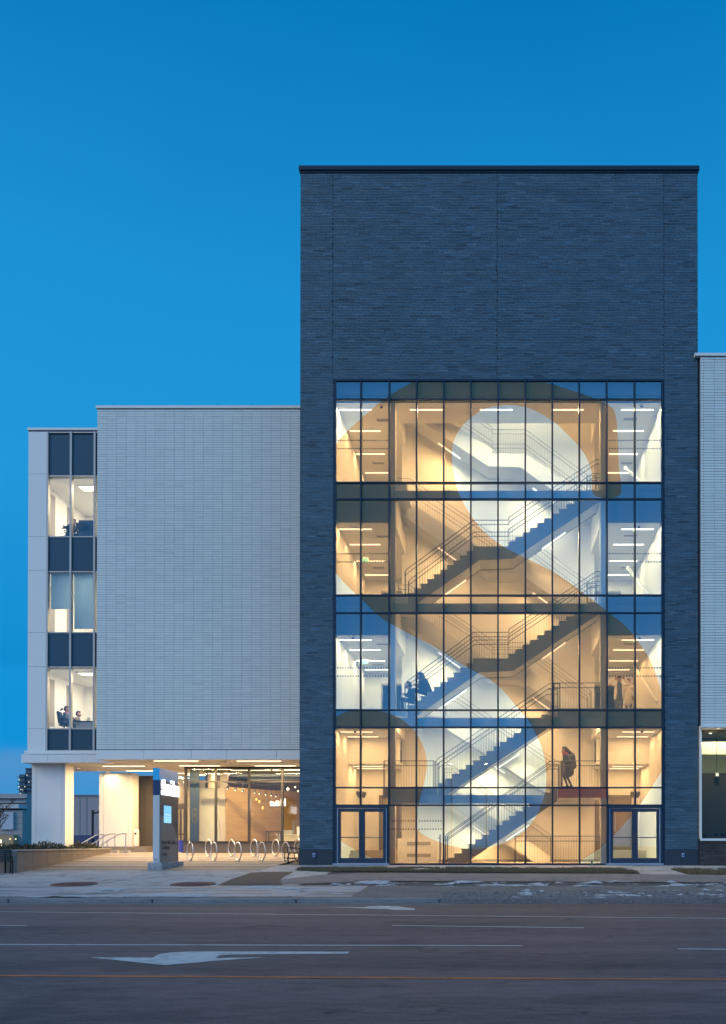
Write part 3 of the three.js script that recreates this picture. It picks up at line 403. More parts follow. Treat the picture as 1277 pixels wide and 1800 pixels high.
stripLamp([X(738, -1.6), FL[3] - 0.3, -1.6], 1.2, 'linear light under the third floor landing beside the left column', 'lights under the landings', { I: 300 });
stripLamp([X(1013, -1.6), FL[3] - 0.3, -1.4], 1.3, 'linear light above the walking person in the red scarf', 'lights under the landings', { I: 300 });
stripLamp([X(735, -1.4), FL[2] - 0.3, -1.4], 1.3, 'linear light under the left landing just above the ground floor', 'lights under the landings', { I: 300 });
stripLamp([X(1018, -1.4), FL[2] - 0.3, -1.4], 1.3, 'linear light under the right hand landing just above the ground floor', 'lights under the landings', { I: 300 });
{ // lamps under the flights
  const slope = Math.atan(((FL[5] - FL[4]) / 24) / ((inPx(844.5) - inPx(717)) / 11));
  const under = (px, z, f, fx, tilt, w) => stripLamp([px, fx, z], 1.15, `slanting light under the ${w}`, 'slanting lights under the stairs', { tilt, I: 340, w: 0.08 });
  for (const f of [4, 3]) { const x = inPx(797), k = (x - inPx(717)) / (inPx(844.5) - inPx(717)) * 11, r = (FL[f + 1] - FL[f]) / 24; under(x, -1.5, f, FL[f] + k * r - 0.66, slope, `lower half of the front flight from the ${f === 4 ? 'fourth' : 'third'} floor`); const x2 = inPx(975), k2 = 11 + (x2 - inPx(895)) / (inPx(1061.5) - inPx(895)) * 13; under(x2, -1.5, f, FL[f] + k2 * r - 0.66, slope, `upper half of the front flight from the ${f === 4 ? 'fourth' : 'third'} floor`); }
  for (const f of [5, 4, 3]) { const r = (FL[6] - FL[5]) / 24; const w = { 5: 'topmost', 4: 'second highest', 3: 'third highest' }[f]; const x = inPx(797), k = (x - inPx(717)) / (inPx(844.5) - inPx(717)) * 11; under(-x, -3.4, f, FL[f] + k * r - 0.66, -slope, `lower half of the ${w} rear flight`); const x2 = inPx(975), k2 = 11 + (x2 - inPx(895)) / (inPx(1061.5) - inPx(895)) * 13; under(-x2, -3.4, f, FL[f] + k2 * r - 0.66, -slope, `upper half of the ${w} rear flight`); }
  const s2 = Math.atan(((FL[3] - FL[2]) / 17) / ((inPx(978) - inPx(771)) / 17)), mid = (inPx(771) + inPx(978)) / 2 + 0.4;
  under(mid, -1.5, 2, FL[2] + (mid - inPx(771)) * Math.tan(s2) - 0.66, s2, 'short front flight to the third floor'); under(-mid, -3.4, 2, FL[2] + (mid - inPx(771)) * Math.tan(s2) - 0.66, -s2, 'short rear flight to the third floor');
  const s1 = Math.atan(((FL[2] - FL[1]) / 16) / ((inPx(980) - inPx(788)) / 16)), m1 = (inPx(788) + inPx(980)) / 2 + 0.6; under(m1, -1.5, 1, FL[1] + (m1 - inPx(788)) * Math.tan(s1) - 0.66, s1, 'lowest front flight'); under(-m1, -3.4, 1, FL[1] + (m1 - inPx(788)) * Math.tan(s1) - 0.66, -s1, 'lowest rear flight, added to brighten its dark underside');  // the rear lamp is an added one, brightening the dark underside
}
// shaft light of the roof stair
stripLamp([0.6, FL[6] + 3, -3.3], 1.3, 'linear light high in the shaft of the roof stair', 'lights on the top ceiling', { I: 900 });
// small fittings on the ceilings
function camDome(x, y, z, label) { const o = thing('security_camera', label, 'security camera', [x, y, z], 'dome cameras on the ceilings'); part('mount', new THREE.CylinderGeometry(0.075, 0.085, 0.05, 16).translate(0, -0.025, 0), M.white, o); part('dome', new THREE.SphereGeometry(0.06, 16, 8, 0, 6.3, Math.PI / 2, Math.PI / 2).translate(0, -0.05, 0), M.iron, o); }
camDome(X(672, -1), C[5], -0.75, 'small black dome camera on the fifth floor ceiling, left bay'); camDome(X(1129, -0.7), C[5], -0.7, 'small black dome camera on the fifth floor ceiling, right bay');
camDome(X(1124, -0.7), C[4], -0.7, 'small black dome camera on the fourth floor ceiling, right bay'); camDome(X(621, -0.6), C[3], -0.6, 'small black dome camera on the third floor ceiling, left bay'); camDome(X(1125, -0.6), C[3], -0.6, 'small black dome camera on the third floor ceiling, right bay');
camDome(X(625, -0.7), C[1], -0.7, 'small black dome camera above the left entrance'); camDome(X(1129, -0.7), C[1], -0.7, 'small black dome camera above the right entrance');
function vent(x, y, z, label) { const o = thing('ceiling_vent', label, 'vent', [x, y, z], 'vents in the ceilings'); part('frame', [B(-0.3, 0.3, -0.015, 0, 0.13, 0.16), B(-0.3, 0.3, -0.015, 0, -0.16, -0.13), B(-0.3, -0.27, -0.015, 0, -0.13, 0.13), B(0.27, 0.3, -0.015, 0, -0.13, 0.13)], M.white, o); for (let i = 0; i < 5; i++) part('slat', B(-0.27, 0.27, -0.012, -0.002, -0.115 + i * 0.05, -0.085 + i * 0.05), M.column, o); }
[[5, 'fifth'], [4, 'fourth'], [3, 'third']].forEach(([f, w]) => { vent(X(674, -2), C[f], -2.0, `square ceiling vent in the left bay of the ${w} floor, near the glass`); vent(X(1108, -2), C[f], -1.9, `square ceiling vent in the right bay of the ${w} floor, near the glass`); vent(X(664, -6), C[f], -6.3, `ceiling vent far back in the left bay of the ${w} floor`); vent(X(1104, -6), C[f], -6.3, `ceiling vent far back in the right bay of the ${w} floor`); });
function exitSign(x, y, z, label, dark) { const o = thing('exit_sign', label, 'exit sign', [x, y, z]); part('hanger', B(-0.012, 0.012, 0.24, 0.5, -0.012, 0.012), M.rail, o); part('box', B(-0.19, 0.19, 0, 0.24, -0.03, 0.02), dark ? M.column : M.white, o); if (!dark) part('face', B(-0.17, 0.17, 0.02, 0.22, 0.02, 0.026), std([0.2, 0.5, 0.4], 0.6, { emissive: lin(0.25, 0.75, 0.55), emissiveIntensity: 0.5 }), o); }
exitSign(X(641, -3.2, 962), C[4] - 0.75, -3.2, 'pale green exit sign in the left bay of the fourth floor'); exitSign(X(640, -3.2, 1148), C[3] - 0.62, -3.2, 'pale green exit sign in the left bay of the third floor');
for (const [px, w] of [[636, 'left'], [1117, 'right']]) { const o = thing('projector_box', `dark ceiling mounted box above the ${w} entrance doors`, 'light fitting', [X(px, -0.9), Y(1397, -0.9), -0.9]); part('housing', [B(-0.18, 0.18, -0.03, 0.12, -0.15, 0.15), B(-0.14, 0.14, -0.12, -0.03, -0.1, 0.1)], M.column, o); part('rod', B(-0.012, 0.012, 0.12, C[1] - Y(1397, -0.9), -0.012, 0.012), M.white, o); }
{ const o = thing('radiator', 'pale convector with two dark grilles on the wall inside the glass', 'radiator', [X(735, -2.4, 1490), 0.08, -2.45]); part('casing', B(-0.85, 0.85, 0, 1.0, -0.1, 0.1), M.white, o); part('grille', B(-0.45, 0.55, 0.72, 0.86, 0.1, 0.115), M.railPale, o); part('grille', B(-0.45, 0.55, 0.22, 0.36, 0.1, 0.115), M.railPale, o); }
{ const o = thing('floor_post', 'slim dark post with a scanner at the foot of the lowest stairs', 'post', [X(774.5, -0.5), 0.08, -0.5]); part('post', new RoundedBoxGeometry(0.07, 1.15, 0.09, 2, 0.015).translate(0, 0.575, 0), M.column, o); part('scanner', B(-0.12, -0.036, 0.98, 1.02, -0.03, 0.03), M.column, o); part('foot', B(-0.09, 0.09, 0, 0.015, -0.09, 0.09), M.column, o); }
for (const px of [553, 1201]) { const o = thing('wall_socket', 'small pale outlet box low on the dark base at the ' + (px < 600 ? 'left' : 'right') + ' of the tower', 'wall outlet', [X(px, 0, 1500), Y(1503), 0.016]); part('plate', new RoundedBoxGeometry(0.11, 0.16, 0.05, 2, 0.01).translate(0, 0, 0.025), M.bright, o); part('cover', B(-0.03, 0.03, -0.04, 0.02, 0.05, 0.062), M.granite, o); }
{ const o = thing('hydrant_post', 'short green standpipe at the foot of the glass wall', 'standpipe', [X(1041, 0.25, 1520), 0.0, 0.25]); part('pipe', new THREE.CylinderGeometry(0.035, 0.04, 0.16, 12).translate(0, 0.08, 0), std([0.03, 0.13, 0.12], 0.5), o); part('cap', new THREE.CylinderGeometry(0.05, 0.05, 0.03, 12).translate(0, 0.17, 0), std([0.04, 0.16, 0.14], 0.5), o); }

// ───────── the white tiled volumes ─────────
const TW = 0.4365, TH2 = 0.1077;
function tiles(parent, x0, x1, y0, y1, z, fromLeft, nearFirst) {
  const geo = new RoundedBoxGeometry(1, 1, 1, 1, 0.02), list = [], near = [];
  const nRow = Math.round((y1 - y0) / TH2), th = (y1 - y0) / nRow;
  for (let row = 0, y = y1; row < nRow; row++, y -= th) for (let k = 0; ; k++) {
    let a, b; if (fromLeft) { a = x0 + k * TW - (k ? TW * 0.72 : 0); b = k ? a + TW : x0 + TW * 0.28; if (a >= x1) break; b = Math.min(b, x1); } else { a = x0 + k * TW; b = Math.min(a + TW, x1); if (a >= x1) break; }
    if (b - a < 0.03) continue;
    const t = rr(0.945, 1.02) * (0.96 + 0.09 * fbm(a * 0.5 + 50, y * 0.22 + 9, 512, 3)) * (rnd() < 0.02 ? 0.93 : 1), c = lin(0.69 * t, 0.69 * t, 0.60 * t);
    (near.length < 300 && nearFirst(a, y) ? near : list).push([(a + b) / 2, y - th / 2, b - a - 0.008, c]);
  }
  const hh = th - 0.016;
  copies('tile', geo, M.tile, list.map(([x, y, w, c]) => [mat4(x, y, z - 0.02 + rr(-0.0025, 0.002), w, hh, 0.04), c]), parent);
  const shades = [0.955, 0.975, 0.995, 1.015].map((t) => std([0.69 * t, 0.69 * t, 0.60 * t], 0.42));
  near.forEach(([x, y, w]) => { const m = part('tile', geo, shades[Math.floor(rnd() * 4)], parent); m.position.set(x, y, z - 0.02 + rr(-0.0025, 0.002)); m.scale.set(w, hh, 0.04); });
}
const ZW = -5, WX0 = X(170.5, ZW), WX1 = XL - 0.012, WT = Y(719, ZW), WB = Y(1318, ZW), SOF = Y(1335, ZW);
{
  const o = thing('tiled_building', 'white tiled windowless upper storeys overhanging the lit plaza', 'building');
  part('wall', [B(WX0, WX1, WB, WT, -0.3 + ZW, ZW - 0.024), B(WX0, WX0 + 0.3, WB, WT, -15, ZW - 0.3), B(WX0, WX1, WB, WT, -15.3, -15)], M.tileMortar, o);
  part('roof', B(WX0, WX1, WT - 0.5, WT - 0.3, -15, ZW - 0.3), M.body, o);
  part('parapet_cap', [B(WX0 - 0.05, WX1, WT + 0.02, Y(713.5, ZW), ZW - 0.4, ZW + 0.06), B(WX0 - 0.05, WX0 + 0.35, WT + 0.02, Y(713.5, ZW) - 0.004, -15, ZW - 0.4)], M.panel, o);
  tiles(o, WX0, WX1, WB + 0.02, WT - 0.01, ZW, false, (x, y) => y < WB + 2.2);
  const js = [WX0, X(254, ZW), X(338, ZW), X(400, ZW), X(487, ZW), WX1]; for (let i = 0; i < 5; i++) part('fascia_panel', B(js[i] + 0.008, js[i + 1] - 0.008, SOF + 0.002, WB - 0.012, ZW - 0.06, ZW + 0.012), M.panel, o);
  part('fascia_backing', B(WX0 + 0.01, WX1, SOF + 0.01, WB, ZW - 0.3, ZW - 0.06), M.panelGap, o);
  // soffit boards
  const x0 = X(38, -6.5), w = 1.7; for (let x = WX1, i = 0; x - w > x0 - 0.9; x -= w, i++) for (const [za, zb] of [[ZW - 0.02, -8.8], [-8.815, -12.4], [-12.415, -15.2]]) { if (x - w < WX0 - 0.2) continue; part('soffit_panel', B(x - w + 0.006, x - 0.006, SOF + 0.004, SOF + 0.05, za, zb), M.soffitPanel, o); }
  part('soffit_backing', B(WX0, WX1, SOF + 0.05, SOF + 0.3, -15.2, ZW - 0.3), M.panelGap, o);
  for (const px of [195, 380, 441]) { part('roof_anchor', bar([X(px, ZW), WT, ZW - 0.2], [X(px, ZW), WT + 0.3, ZW - 0.2], 0.018), M.cap, o); }
}
// right hand white building
{
  const z = 0.16, x0 = X(1232.5, z), x1 = x0 + 9, top = Y(627, z), bot = Y(1276, z);
  const o = thing('tiled_building', 'white tiled building at the right edge with a lit shop window below', 'building');
  part('wall', [B(x0, x1, bot, top, -0.3, z - 0.024), B(x0, x1, -0.4, top, -14, -13.7), B(x1 - 0.3, x1, -0.4, top, -13.7, -0.3), B(XR + 0.01, XR + 0.2, -0.4, top, -13.7, -0.3)], M.tileMortar, o);
  part('roof', B(XR + 0.2, x1, top - 0.5, top - 0.3, -13.7, -0.3), M.body, o);
  part('parapet_cap', B(X(1223.5, z + 0.1), x1, top + 0.015, Y(621.5, z), z - 0.14, z + 0.06), M.panel, o);
  part('reveal', B(XR + 0.014, x0, bot, top + 0.1, -0.3, z - 0.141), M.cap, o);
  tiles(o, x0, x1, bot + 0.01, top - 0.01, z, true, (x, y) => x < X(1290, z) && y < Y(1015, z));
  // shop window: soffit, side trim, sill and brick dado
  const wx0 = X(1229.5, z), sill = Y(1478, z);
  part('window_frame', [B(wx0 + 0.02, wx0 + 0.09, sill, bot - 0.1, -0.5, z + 0.02), B(wx0 + 0.02, x1, bot - 0.1, bot - 0.005, -0.9, z + 0.30)], M.panel, o);
  part('window_sill', B(wx0 + 0.02, x1, sill - 0.0, sill + 0.09, -0.5, z + 0.08), M.panel, o);
  part('window_bar', [B(wx0 + 0.09, wx0 + 0.14, sill + 0.09, bot - 0.1, -0.46, -0.38), B(wx0 + 0.14, x1, sill + 0.09, sill + 0.14, -0.46, -0.38), B(wx0 + 0.14, x1, bot - 0.16, bot - 0.1, -0.46, -0.38)], M.bronze, o);
  part('pane', new THREE.PlaneGeometry(x1 - wx0 - 0.2, bot - sill - 0.3).translate((x1 + wx0) / 2, (bot + sill) / 2, -0.42), new THREE.MeshPhysicalMaterial({ color: lin(0.74, 0.78, 0.68), roughness: 0, transmission: 1, thickness: 0, ior: 1.35 }), o);
  part('dado', B(wx0 + 0.03, x1, -0.4, sill - 0.003, -0.3, z - 0.03), M.mortar, o);
  const bm = [0, 1, 2, 3].map((i) => std([0.045 + i * 0.008, 0.036 + i * 0.006, 0.032 + i * 0.005], 0.85)), bg = new RoundedBoxGeometry(0.29, 0.092, 0.06, 1, 0.006);
  for (let r = 0; r < 10; r++) for (let k = 0; k < 8; k++) { const m = part('brick', bg, bm[Math.floor(rnd() * 4)], o); m.position.set(wx0 + 0.17 + k * 0.302 + (r % 2) * 0.15, sill - 0.06 - r * 0.104, z - 0.03 + rr(-0.003, 0.003)); }
  part('inner_wall', [B(wx0, x1 - 0.3, -0.1, 5.6, -5, -4.8), B(wx0 + 0.0, wx0 + 0.02, -0.1, 5.6, -4.8, -0.5)], std([0.42, 0.5, 0.42], 0.9), o);
  part('ceiling', B(wx0, x1 - 0.3, 5.6, 5.7, -4.8, -0.5), M.ceil, o); part('floor_slab', B(wx0, x1 - 0.3, -0.2, 0.0, -4.8, -0.3), M.floor, o);
  part('screen_panel', B(wx0 + 0.15, x1 - 0.4, sill - 0.6, Y(1359, -1.3), -1.36, -1.3), std([0.075, 0.066, 0.05], 0.9), o);
  part('bulkhead', B(wx0 + 0.03, x1 - 0.4, Y(1326, -2.2), Y(1304, -2.2), -2.3, -2.2), M.white, o);
  const l = thing('downlight', 'small bright downlight in the soffit over the right hand shop window', 'downlight', [X(1262, 0.1), bot - 0.1, 0.2]); part('rim', new THREE.TorusGeometry(0.1, 0.018, 8, 20).rotateX(Math.PI / 2), M.alu, l); part('lens', new THREE.CylinderGeometry(0.085, 0.085, 0.02, 20), M.lampWarm, l);
  lampLight(l, 0.14, 0.14, lin(1, 0.78, 0.5), 1100, [0, -0.03, 0]);
  stripLamp([X(1275, -1.9), 5.58, -1.8], 2.4, 'linear ceiling light inside the right hand shop', 'shop lights', { I: 120 });
  const s = thing('track_spot', 'small square spotlight hanging inside the right hand shop window', 'spotlight', [X(1260, -1.15), Y(1362, -1.15), -1.15]); part('head', new RoundedBoxGeometry(0.16, 0.2, 0.16, 2, 0.02), M.alu, s); part('lens', new THREE.CircleGeometry(0.05, 16).translate(0, 0, 0.082), M.lampWarm, s); part('stem', bar([0, 0.1, 0], [0, 1.5, 0], 0.012), M.rail, s);
  for (const [px, w] of [[1238, 'leftmost of four'], [1258, 'second from the left'], [1268, 'second from the right'], [1275, 'rightmost of four']]) { const p = thing('potted_plant', `small dark plant on the right hand shop window sill, ${w}`, 'plant', [X(px, -0.9), sill + 0.12, -0.9], 'plants on the shop sill'); const lf = []; for (let i = 0; i < 16; i++) { const g = new THREE.ConeGeometry(0.025, rr(0.1, 0.2), 4).translate(0, 0.1, 0); g.rotateZ(rr(-0.9, 0.9)).rotateY(rr(0, 6)); lf.push(g.translate(0, 0.06, 0)); } part('foliage', lf, std([0.015, 0.02, 0.012], 0.8), p); part('pot', new THREE.CylinderGeometry(0.06, 0.05, 0.1, 12), M.bronze, p); }
}

// ───────── the wing at the left with three lit windows, one above another ─────────
const ZB2 = -6.9, b2 = (px) => X(px, ZB2), y2 = (py) => Y(py, ZB2);
{
  const o = thing('panelled_wing', 'white panelled wing at the left with stacked lit office windows', 'building');
  const x0 = b2(49.5), x1 = b2(83.5), xr = WX0 + 0.29, top = y2(757), bot = y2(1322), zb = -12;
  const jy = [top - 0.04, y2(833), y2(943), y2(1002.5), y2(1112), y2(1171.5), y2(1281), bot];
  for (let i = 0; i < 7; i++) part('wall_panel', B(x0, x1 - 0.02, jy[i + 1] + 0.007, jy[i] - 0.007, ZB2 - 0.06, ZB2), M.panel, o);
  part('wall', [B(x0 + 0.01, x1 - 0.02, bot, top - 0.04, ZB2 - 0.3, ZB2 - 0.06), B(x0 + 0.01, x0 + 0.3, bot, top - 0.04, zb, ZB2 - 0.3), B(x0 + 0.01, xr - 0.31, bot, top - 0.04, zb - 0.3, zb), B(xr - 0.31, xr - 0.3, bot, WT, zb, ZB2 - 0.35)], M.panel, o);
  part('roof', B(x0, xr - 0.3, top - 0.2, top - 0.04, zb, ZB2 - 0.3), M.body, o);
  part('parapet_cap', [B(x0 - 0.04, xr - 0.3, top + 0.01, y2(752.5), ZB2 - 0.35, ZB2 + 0.05)], M.panel, o); part('parapet_gap', B(x0 + 0.02, xr - 0.3, top - 0.04, top + 0.01, ZB2 - 0.33, ZB2 + 0.005), M.cap, o);
  // glazing
  const xm = [b2(83.5), b2(124.7), b2(166.5)], rowsV = [[838, 943], [1006.5, 1112], [1174, 1281]], rowsS = [[763, 835], [943, 1003], [1112, 1171], [1281, 1318]];
  for (const x of xm) part('mullion', B(x - 0.045, x + 0.045, bot + 0.02, top - 0.06, ZB2 - 0.16, ZB2 + 0.05), M.alu, o);
  for (const py of [760, 836.5, 943.5, 1004.8, 1112, 1172.5, 1281, 1319.5]) part('transom', B(xm[0] + 0.045, xr - 0.3, y2(py) - 0.028, y2(py) + 0.028, ZB2 - 0.15, ZB2 + 0.012), M.alu, o);
  for (const [a, b] of rowsS) for (const [p, q] of [[xm[0], xm[1]], [xm[1], xm[2]], [xm[2], xr - 0.3]]) part('spandrel', B(p + 0.045, q - (q === xr - 0.3 ? 0 : 0.045), y2(b) + 0.02, y2(a) - 0.02, ZB2 - 0.10, ZB2 - 0.03), M.spandrel, o);
  const clear = new THREE.MeshPhysicalMaterial({ color: lin(0.92, 0.94, 0.92), roughness: 0, transmission: 1, thickness: 0, ior: 1.7 });
  rowsV.forEach(([a, b]) => { for (const [p, q] of [[xm[0], xm[1]], [xm[1], xm[2]], [xm[2], xr - 0.3]]) part('pane', new THREE.PlaneGeometry(q - p - 0.06, y2(a) - y2(b) - 0.05).translate((p + q) / 2, (y2(a) + y2(b)) / 2, ZB2 - 0.06), clear, o); });
  // rooms
  rowsV.forEach(([a, b], i) => {
    const c = y2(a) - 0.02, f = y2(b) - 0.28, rx0 = x0 + 0.31, rx1 = xr - 0.32;
    part('inner_wall', [B(rx0, rx0 + 0.05, f, c, zb + 0.05, ZB2 - 0.32), B(rx0, rx1, f, c, zb + 0.005, zb + 0.05), B(rx1 - 0.05, rx1, f, c, zb + 0.05, ZB2 - 0.4), B(rx0, xm[0] - 0.05, f, c, ZB2 - 0.32, ZB2 - 0.305)], M.white, o);
    part('ceiling', B(rx0, rx1, c, c + 0.1, zb + 0.05, ZB2 - 0.17), M.ceil, o); part('floor_slab', B(rx0, rx1, f - 0.15, f, zb + 0.05, ZB2 - 0.17), M.floor, o);
    for (const z of [-8.4, -10.3]) part('window_slot', B(rx0 + 0.052, rx0 + 0.075, f + 0.6, c - 0.25, z - 0.32, z + 0.32), std([0.30, 0.27, 0.24], 0.7), o);
    part('pilaster', B(rx0 + 0.05, rx0 + 0.22, f, c, -7.85, -7.6), M.white, o);
    const lz = [[-8.2, 'nearer'], [-10.2, 'farther']];
    lz.forEach(([z, w]) => { const l = thing('panel_light', `flat ceiling panel light in the ${['top', 'middle', 'lowest'][i]} office of the left wing, the ${w} one`, 'ceiling light', [b2(150) - 0.2, c, z], 'office ceiling panels'); part('frame', B(-0.64, 0.64, -0.03, -0.002, -0.34, 0.34), M.alu, l); part('diffuser', B(-0.6, 0.6, -0.04, -0.028, -0.3, 0.3), M.lampWhite, l); lampLight(l, 1.2, 0.6, lin(1, 0.84, 0.58), 48, [0, -0.05, 0]); });
  });
  // roller blinds in the middle window
  const cloth = new THREE.MeshPhysicalMaterial({ color: lin(0.24, 0.36, 0.42), roughness: 0.9, transmission: 0.25, thickness: 0, side: THREE.DoubleSide });
  for (const [p, q, end, w] of [[86, 122.5, 1068, 'half lowered left'], [127, 165.5, 1103, 'nearly closed right']]) { const bl = thing('roller_blind', `grey blue roller blind, ${w} of the pair in the middle office window`, 'blind', [b2((p + q) / 2), y2(1008), ZB2 - 0.22]); const w2 = (b2(q) - b2(p)) / 2, h = y2(1008) - y2(end); const g = new THREE.PlaneGeometry(w2 * 2, h, 14, 10).translate(0, -h / 2, 0), pp = g.attributes.position; for (let k = 0; k < pp.count; k++) pp.setZ(k, 0.012 * Math.sin(pp.getX(k) * 5 + pp.getY(k) * 2.4)); g.computeVertexNormals(); part('cloth', g, cloth, bl); part('tube', bar([-w2, 0.02, 0], [w2, 0.02, 0], 0.03, 10), M.alu, bl); part('hem_bar', B(-w2, w2, -h - 0.02, -h, -0.01, 0.01), M.alu, bl); }
  // ledge and fascia
  part('ledge', B(b2(46), WX0 - 0.01, y2(1325.5), y2(1318) - 0.05, ZB2 - 0.3, ZB2 + 0.1), M.panel, o);
  const fz = -6.55, fx = [X(38.5, fz), X(85, fz), X(147, fz), WX0 - 0.012]; for (let i = 0; i < 3; i++) part('fascia_panel', B(fx[i] + 0.006, fx[i + 1] - 0.006, SOF, Y(1326, fz), -7.2, fz), M.panel, o);
  part('soffit_panel', [B(fx[0], WX0 - 0.015, SOF + 0.003, SOF + 0.06, -11.8, -7.2), B(fx[0], fx[0] + 0.08, SOF + 0.06, Y(1326, fz), -11.8, -7.2)], M.soffitPanel, o);
}
// pillars carrying the wing
function pillar(label, x0, x1, y0, y1, z, depth) { const o = thing('panelled_pillar', label, 'pillar'); part('core', B(x0 + 0.02, x1 - 0.02, y0, y1 - 0.003, z - depth + 0.02, z - 0.02), M.panelGap, o); const w = x1 - x0, a = x0 + w * 0.13, b = x1 - w * 0.10; for (const [p, q] of [[x0, a - 0.006], [a + 0.006, b - 0.006], [b + 0.006, x1]]) part('panel', B(p, q, y0, y1 - 0.005, z - 0.04, z), M.panel, o); part('panel', B(x1 - 0.04, x1 - 0.001, y0, y1 - 0.005, z - depth, z - 0.041), M.panel, o); part('panel', B(x0 + 0.001, x0 + 0.04, y0, y1 - 0.005, z - depth, z - 0.041), M.panel, o); return o; }
pillar('wide white panelled pillar standing in the planter at the left', X(57.5, -7.3), X(116.5, -7.3), 0.3, SOF, -7.3, 0.85);
pillar('white panelled pillar under the overhang, lit by a warm downlight', X(176, -12.6), X(233.5, -12.6), 0.72, SOF, -12.6, 0.9);
{ // downlights that wash the pillar, and the strip lamps of the overhang
  for (const [px, py, z, I, w] of [[182, 1358, -12.1, 220, 'just in front of the warm lit pillar'], [140, 1352, -9.6, 160, 'under the wing near the left pillar']]) { const l = thing('downlight', 'round downlight in the soffit ' + w, 'downlight', [X(px + (px === 182 ? 9 : 0), z), SOF, z]); part('rim', new THREE.TorusGeometry(0.13, 0.02, 8, 24).rotateX(Math.PI / 2), M.alu, l); part('lens', new THREE.CylinderGeometry(0.115, 0.115, 0.02, 24), M.lampWarm, l); lampLight(l, 0.2, 0.2, lin(1, 0.80, 0.5), I, [0, -0.03, 0]); }
  [[311, 1336.7, 2.0, -5.45, 'front row, left of the pair'], [456, 1337, 2.0, -5.5, 'front row, right of the pair'], [352, 1346, 1.95, -8.0, 'second row, in front of the shop corner'], [485, 1346, 1.95, -8.0, 'second row, in front of the tower'], [219, 1347, 2.0, -8.2, 'second row, left of the pylon sign'], [256, 1354.5, 1.9, -11, 'third row, beside the warm lit pillar'], [312, 1361, 1.6, -12.6, 'over the entrance doors']].forEach(([px, py, len, z, w]) => stripLamp([X(px, z), SOF, z], len, 'long warm light in the overhang soffit, ' + w, 'soffit lights of the overhang', { I: 380, warm: true, w: 0.11, drop: 0.03, cat: 'soffit light' }));
}
